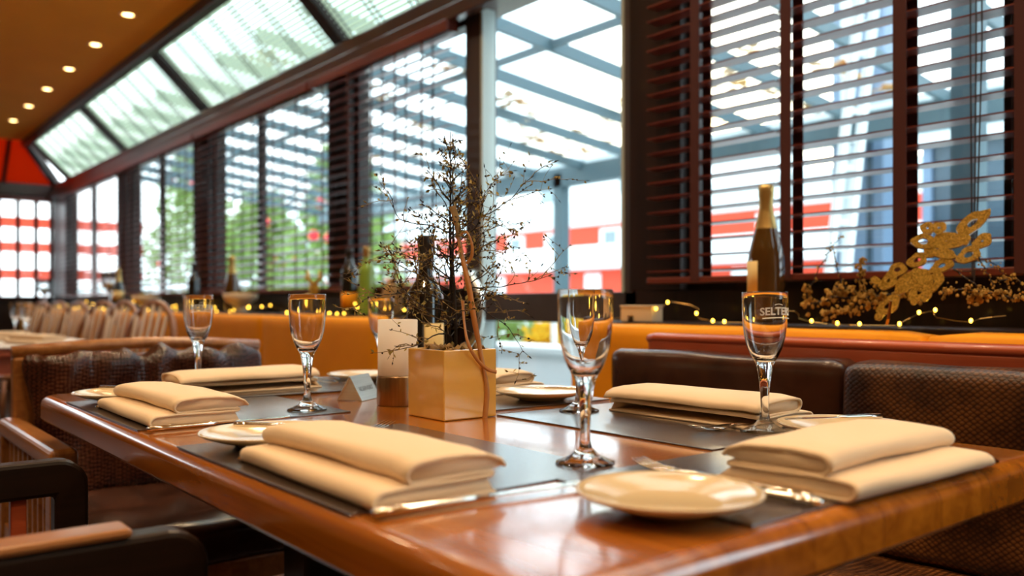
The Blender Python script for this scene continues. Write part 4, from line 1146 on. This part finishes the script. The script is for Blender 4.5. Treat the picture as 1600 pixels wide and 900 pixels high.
MB().add([(xs[0], 2.3, zr(2.3)+.052), (xs[-1], 2.3, zr(2.3)+.052), (xs[-1], 6.1, zr(6.1)+.052), (xs[0], 6.1, zr(6.1)+.052),
          (xs[0], 2.3, zr(2.3)+.06), (xs[-1], 2.3, zr(2.3)+.06), (xs[-1], 6.1, zr(6.1)+.06), (xs[0], 6.1, zr(6.1)+.06)],
         [(0,1,2,3),(4,7,6,5),(0,4,5,1),(1,5,6,2),(2,6,7,3),(3,7,4,0)]).build('roof_glass', 'pane', pg)
lv = None
rl = random.Random(11)
for k in range(48):
    # clumps lying along the panes in front of the door
    x = rl.uniform(-8.2, -2.9); y = rl.choice([rl.uniform(2.6, 6), rl.uniform(4.6, 6.0), rl.uniform(5.2, 6.05)])
    if lv is None:
        m = MB()
        for q in range(5):
            a = q*1.3+.3
            d = Vector((math.cos(a), math.sin(a), 0)); sdv = Vector((-d.y, d.x, 0))
            p = Vector((rl.uniform(-.03, .03), rl.uniform(-.03, .03), .004*q))
            m.add([p, p+d*.045+sdv*.028, p+d*.10+Vector((0,0,.006)), p+d*.045-sdv*.028, p+d*.045+Vector((0,0,-.002))], [(0,1,4),(1,2,4),(2,3,4),(3,0,4)])
        lv = o = m.build('fallen_leaf', 'autumn')
    else: o = lv.copy(); COL.objects.link(o)
    o.location = (x, y, zr(y)+.064); o.rotation_euler = (-.114, 0, rl.uniform(0, 6)); s = rl.uniform(1.2, 2.6); o.scale = (s, s, 1)
    tag(o, 'brown autumn leaves lying on the glass pergola roof', 'leaf', 'fallen leaves on the pergola roof')
# building with red bands
bd = thing('apartment_building', 'white building with bright red facade bands beyond the pergola', 'building', (0, 22, 0))
X0, X1 = -52, -4
MB().box(X0, X1, 0, 8, -.1, 4.25).build('white_wall', 'white', bd)
MB().box(X0, -18.8, .6, 8, 4.25, 6.6).build('upper_storey', 'white', bd)
MB().box(X0, X1, -.06, 0, 1.15, 2.15).build('red_band', 'red', bd)
MB().box(X0, X1, -.06, 0, 2.95, 3.75).build('red_band', 'red', bd)
MB().box(X0, X1, -.9, 0, 2.15, 2.25).build('balcony_slab', 'greywall', bd)
MB().box(X0, X1, -.9, -.82, 2.25, 2.95).build('balcony_parapet', 'white', bd)
MB().box(X0, X1, -.9, -.84, 3.85, 4.55).build('balcony_rail', 'greywall', bd)
for x in (-45, -41, -37, -33, -29.5, -26.9, -24.6, -21.6, -18.3, -15, -12, -9):
    f = MB().box(x-.52, x+.52, -.10, -.05, 2.95, 3.60).build('window_surround', 'white', bd)
    MB().box(x-.30, x+.30, -.12, -.095, 3.0, 3.5).build('window_glass', 'winglass', f)
for x in (-44, -38, -32, -25.3, -21):
    MB().box(x-.8, x+.8, .52, .6, 4.9, 5.6).build('upper_window', 'winglass', bd)
for x in (-40, -34, -28, -22.5, -16, -10):
    MB().box(x-.4, x+.4, -.10, -.05, .2, 2.0).build('door_panel', 'white', bd)
# planter wall with yellow shrub, seen through the lower door pane
pw = thing('planter_wall', 'low white planter wall outside the glass door', 'wall', (-4.3, 3.6, -.02))
MB().box(-3.0, 2.2, -.12, .12, 0, .64).build('wall_body', 'white', pw, bevel=.01)
MB().box(-3.03, 2.23, -.15, .15, .64, .68).build('coping', 'white', pw, bevel=.006)
def shrub(name, label, c, size, m_, n, ls, cat='shrub', core=True):
    t = thing(name, label, cat, (c[0], c[1], c[2]))
    mb = MB(); rr = random.Random(hash(name+label[:9]) % 1000 if False else int(abs(c[0]*37+c[1]*11)))
    for k in range(n):
        a = rr.uniform(0, 2*PI); u = rr.uniform(-1, 1); rad = rr.uniform(.35, 1)**.5
        q = Vector((math.cos(a)*math.sqrt(1-u*u)*rad*size[0], math.sin(a)*math.sqrt(1-u*u)*rad*size[1], size[2]*(1+u*rad)))
        d = Vector((rr.gauss(0,1), rr.gauss(0,1), rr.gauss(0,1))).normalized(); s_ = d.orthogonal().normalized()*ls*.35
        mb.add([q, q+d*ls*.5+s_, q+d*ls, q+d*ls*.5-s_], [(0,1,2,3)])
    mb.build('foliage', m_, t)
    b = MB()
    for k in range(6):
        a = k*1.05; b.tube([(0,0,0), (math.cos(a)*size[0]*.25, math.sin(a)*size[1]*.25, size[2]*.8), (math.cos(a)*size[0]*.6, math.sin(a)*size[1]*.6, size[2]*1.4)], [.02,.012,.006], 5)
    b.build('stems', 'bark', t)
    return t
shrub('yellow_shrub', 'yellow autumn shrub behind the low white wall, seen through the lower door pane', (-4.62, 4.25, 0), (.42, .32, .46), 'yellow', 1500, .07)
shrub('green_shrub', 'green shrub left of the yellow one, seen through the lower door pane', (-5.5, 4.35, 0), (.38, .3, .46), 'green', 1300, .07)
shrub('yellow_shrub', 'small yellow autumn shrub further right behind the white wall', (-3.75, 4.25, 0), (.3, .3, .44), 'yellow', 900, .07)
rlg = thing('garden_railing', 'white metal railing above the planter wall', 'railing', (-4.3, 3.85, 0))
MB().box(-3, 2.4, -.015, .015, .80, .835).build('rail', 'white', rlg)
for k in range(8): MB().box(-2.9+k*.72-.015, -2.9+k*.72+.015, -.015, .015, -.02, .80).build('post', 'white', rlg)
# trees beyond the left windows
def tree(c, R, H, label):
    t = thing('garden_tree', label, 'tree', c, 0, 'green trees beyond the left windows')
    rr = random.Random(int(abs(c[0]*13)))
    mb = MB()
    for k in range(3200):
        u = rr.random()**.8; a = rr.uniform(0, 2*PI); rad = R*(1-u*.8)*rr.uniform(.3, 1)
        q = Vector((rad*math.cos(a), rad*math.sin(a), .5+u*(H-.5)))
        d = Vector((rr.gauss(0,1), rr.gauss(0,1), rr.gauss(-.2,.6))).normalized(); s_ = d.orthogonal().normalized()*.05
        mb.add([q, q+d*.09+s_, q+d*.2, q+d*.09-s_], [(0,1,2,3)])
    mb.build('foliage', 'green', t)
    MB().tube([(0,0,-.02), (0,0,H*.5), (0,0,H*.9)], [.10,.06,.02], 8).build('trunk', 'bark', t, smooth=True)
    return t
tree((-13.8, 7.3, 0), 1.7, 3.6, 'green garden tree hung with red baubles beyond the left windows')
tree((-17.6, 7.4, 0), 1.6, 3.3, 'second green garden tree, left of the one with the red baubles')
tree((-21.4, 7.3, 0), 1.9, 4.8, 'third green garden tree seen through the farther left windows')
b0 = None
for k, (px, py, d) in enumerate([(415, 348, 13.2), (500, 318, 12.6), (490, 368, 12.8), (515, 372, 12.6), (516, 322, 13), (268, 280, 16), (303, 285, 16), (252, 412, 15), (214, 445, 16)]):
    p = P(px, py, 6.15/(SA*(px-800)/FPX+CA))
    if b0 is None: b0 = o = MB().ball((0,0,0), .085, 16).build('bauble', 'bauble', smooth=True)
    else: o = b0.copy(); COL.objects.link(o)
    o.location = p
    tag(o, ['red bauble alone in the middle of the window with green trees', 'upper right red bauble behind the blinds', 'red bauble below the upper one, left of the pier', 'red bauble lowest beside the pier',
            'red bauble highest beside the pier', 'blurred red bauble high behind the farther window', 'blurred red bauble high, right one behind the farther window', 'blurred red bauble low behind the farther window', 'blurred red bauble lowest behind the farther window'][k], 'bauble', 'red baubles outside the left windows')
# white fence behind trees
fe = thing('garden_fence', 'white garden fence seen below the trees through the left windows', 'fence', (-17, 5.0, 0))
for z in (.35, .75, 1.15): MB().box(-9, 4.6, -.02, .02, z, z+.12).build('rail', 'white', fe)
for k in range(11): MB().box(-9+k*1.25-.04, -9+k*1.25+.04, -.045, -.02, -.02, 1.35).build('post', 'white', fe)
# right side: dark glazed annex, columns, leaning ladder-like louvre
an = thing('glazed_annex', 'dark blue glazed annex outside the right-hand window', 'building', (-1.6, 9.5, 0))
MB().box(-2.9, 6, 0, 3, -.1, 2.65).build('annex_wall', 'bluedark', an)
MB().box(-3.0, 6.1, -.15, 3.1, 2.65, 2.85).build('roof_edge', 'greywall', an)
for k in range(8): MB().box(-2.9+k*1.1-.05, -2.9+k*1.1+.05, -.05, 0, 0, 2.65).build('mullion', 'blueframe', an)
MB().box(-2.85, 5.9, -.03, 0, .1, .95).build('base_panel', 'greywall', an)
c1 = thing('blue_column', 'wide blue-grey column outside behind the middle blind of the right window', 'column', (-3.63, 6.6, 0))
MB().box(-.22, .22, -.14, .14, -.02, 4.6).build('shaft', 'blueframe', c1, bevel=.01)
MB().box(-.13, -.03, -.155, -.14, 0, 4.6).build('reveal', 'greywall', c1)
MB().box(.09, .13, -.155, -.14, 0, 4.6).build('reveal', 'bluedark', c1)
lad = thing('leaning_ladder', 'white ladder leaning outside behind the middle blind of the right window', 'ladder', (0, 0, 0))
A0 = P(1290, 470, 4.6); A1 = P(1345, -10, 4.2); B0 = P(1318, 470, 4.6); B1 = P(1368, -10, 4.2)
A0 = A0.lerp(A1, -.45); B0 = B0.lerp(B1, -.45)
MB().bar(A0, A1, .03, .05, up=(0, 1, 0)).build('stile', 'white', lad); MB().bar(B0, B1, .03, .05, up=(0, 1, 0)).build('stile', 'white', lad)
for k in range(1, 16):
    u = k/16; MB().bar(A0.lerp(A1, u), B0.lerp(B1, u), .025, .025).build('rung', 'white', lad)
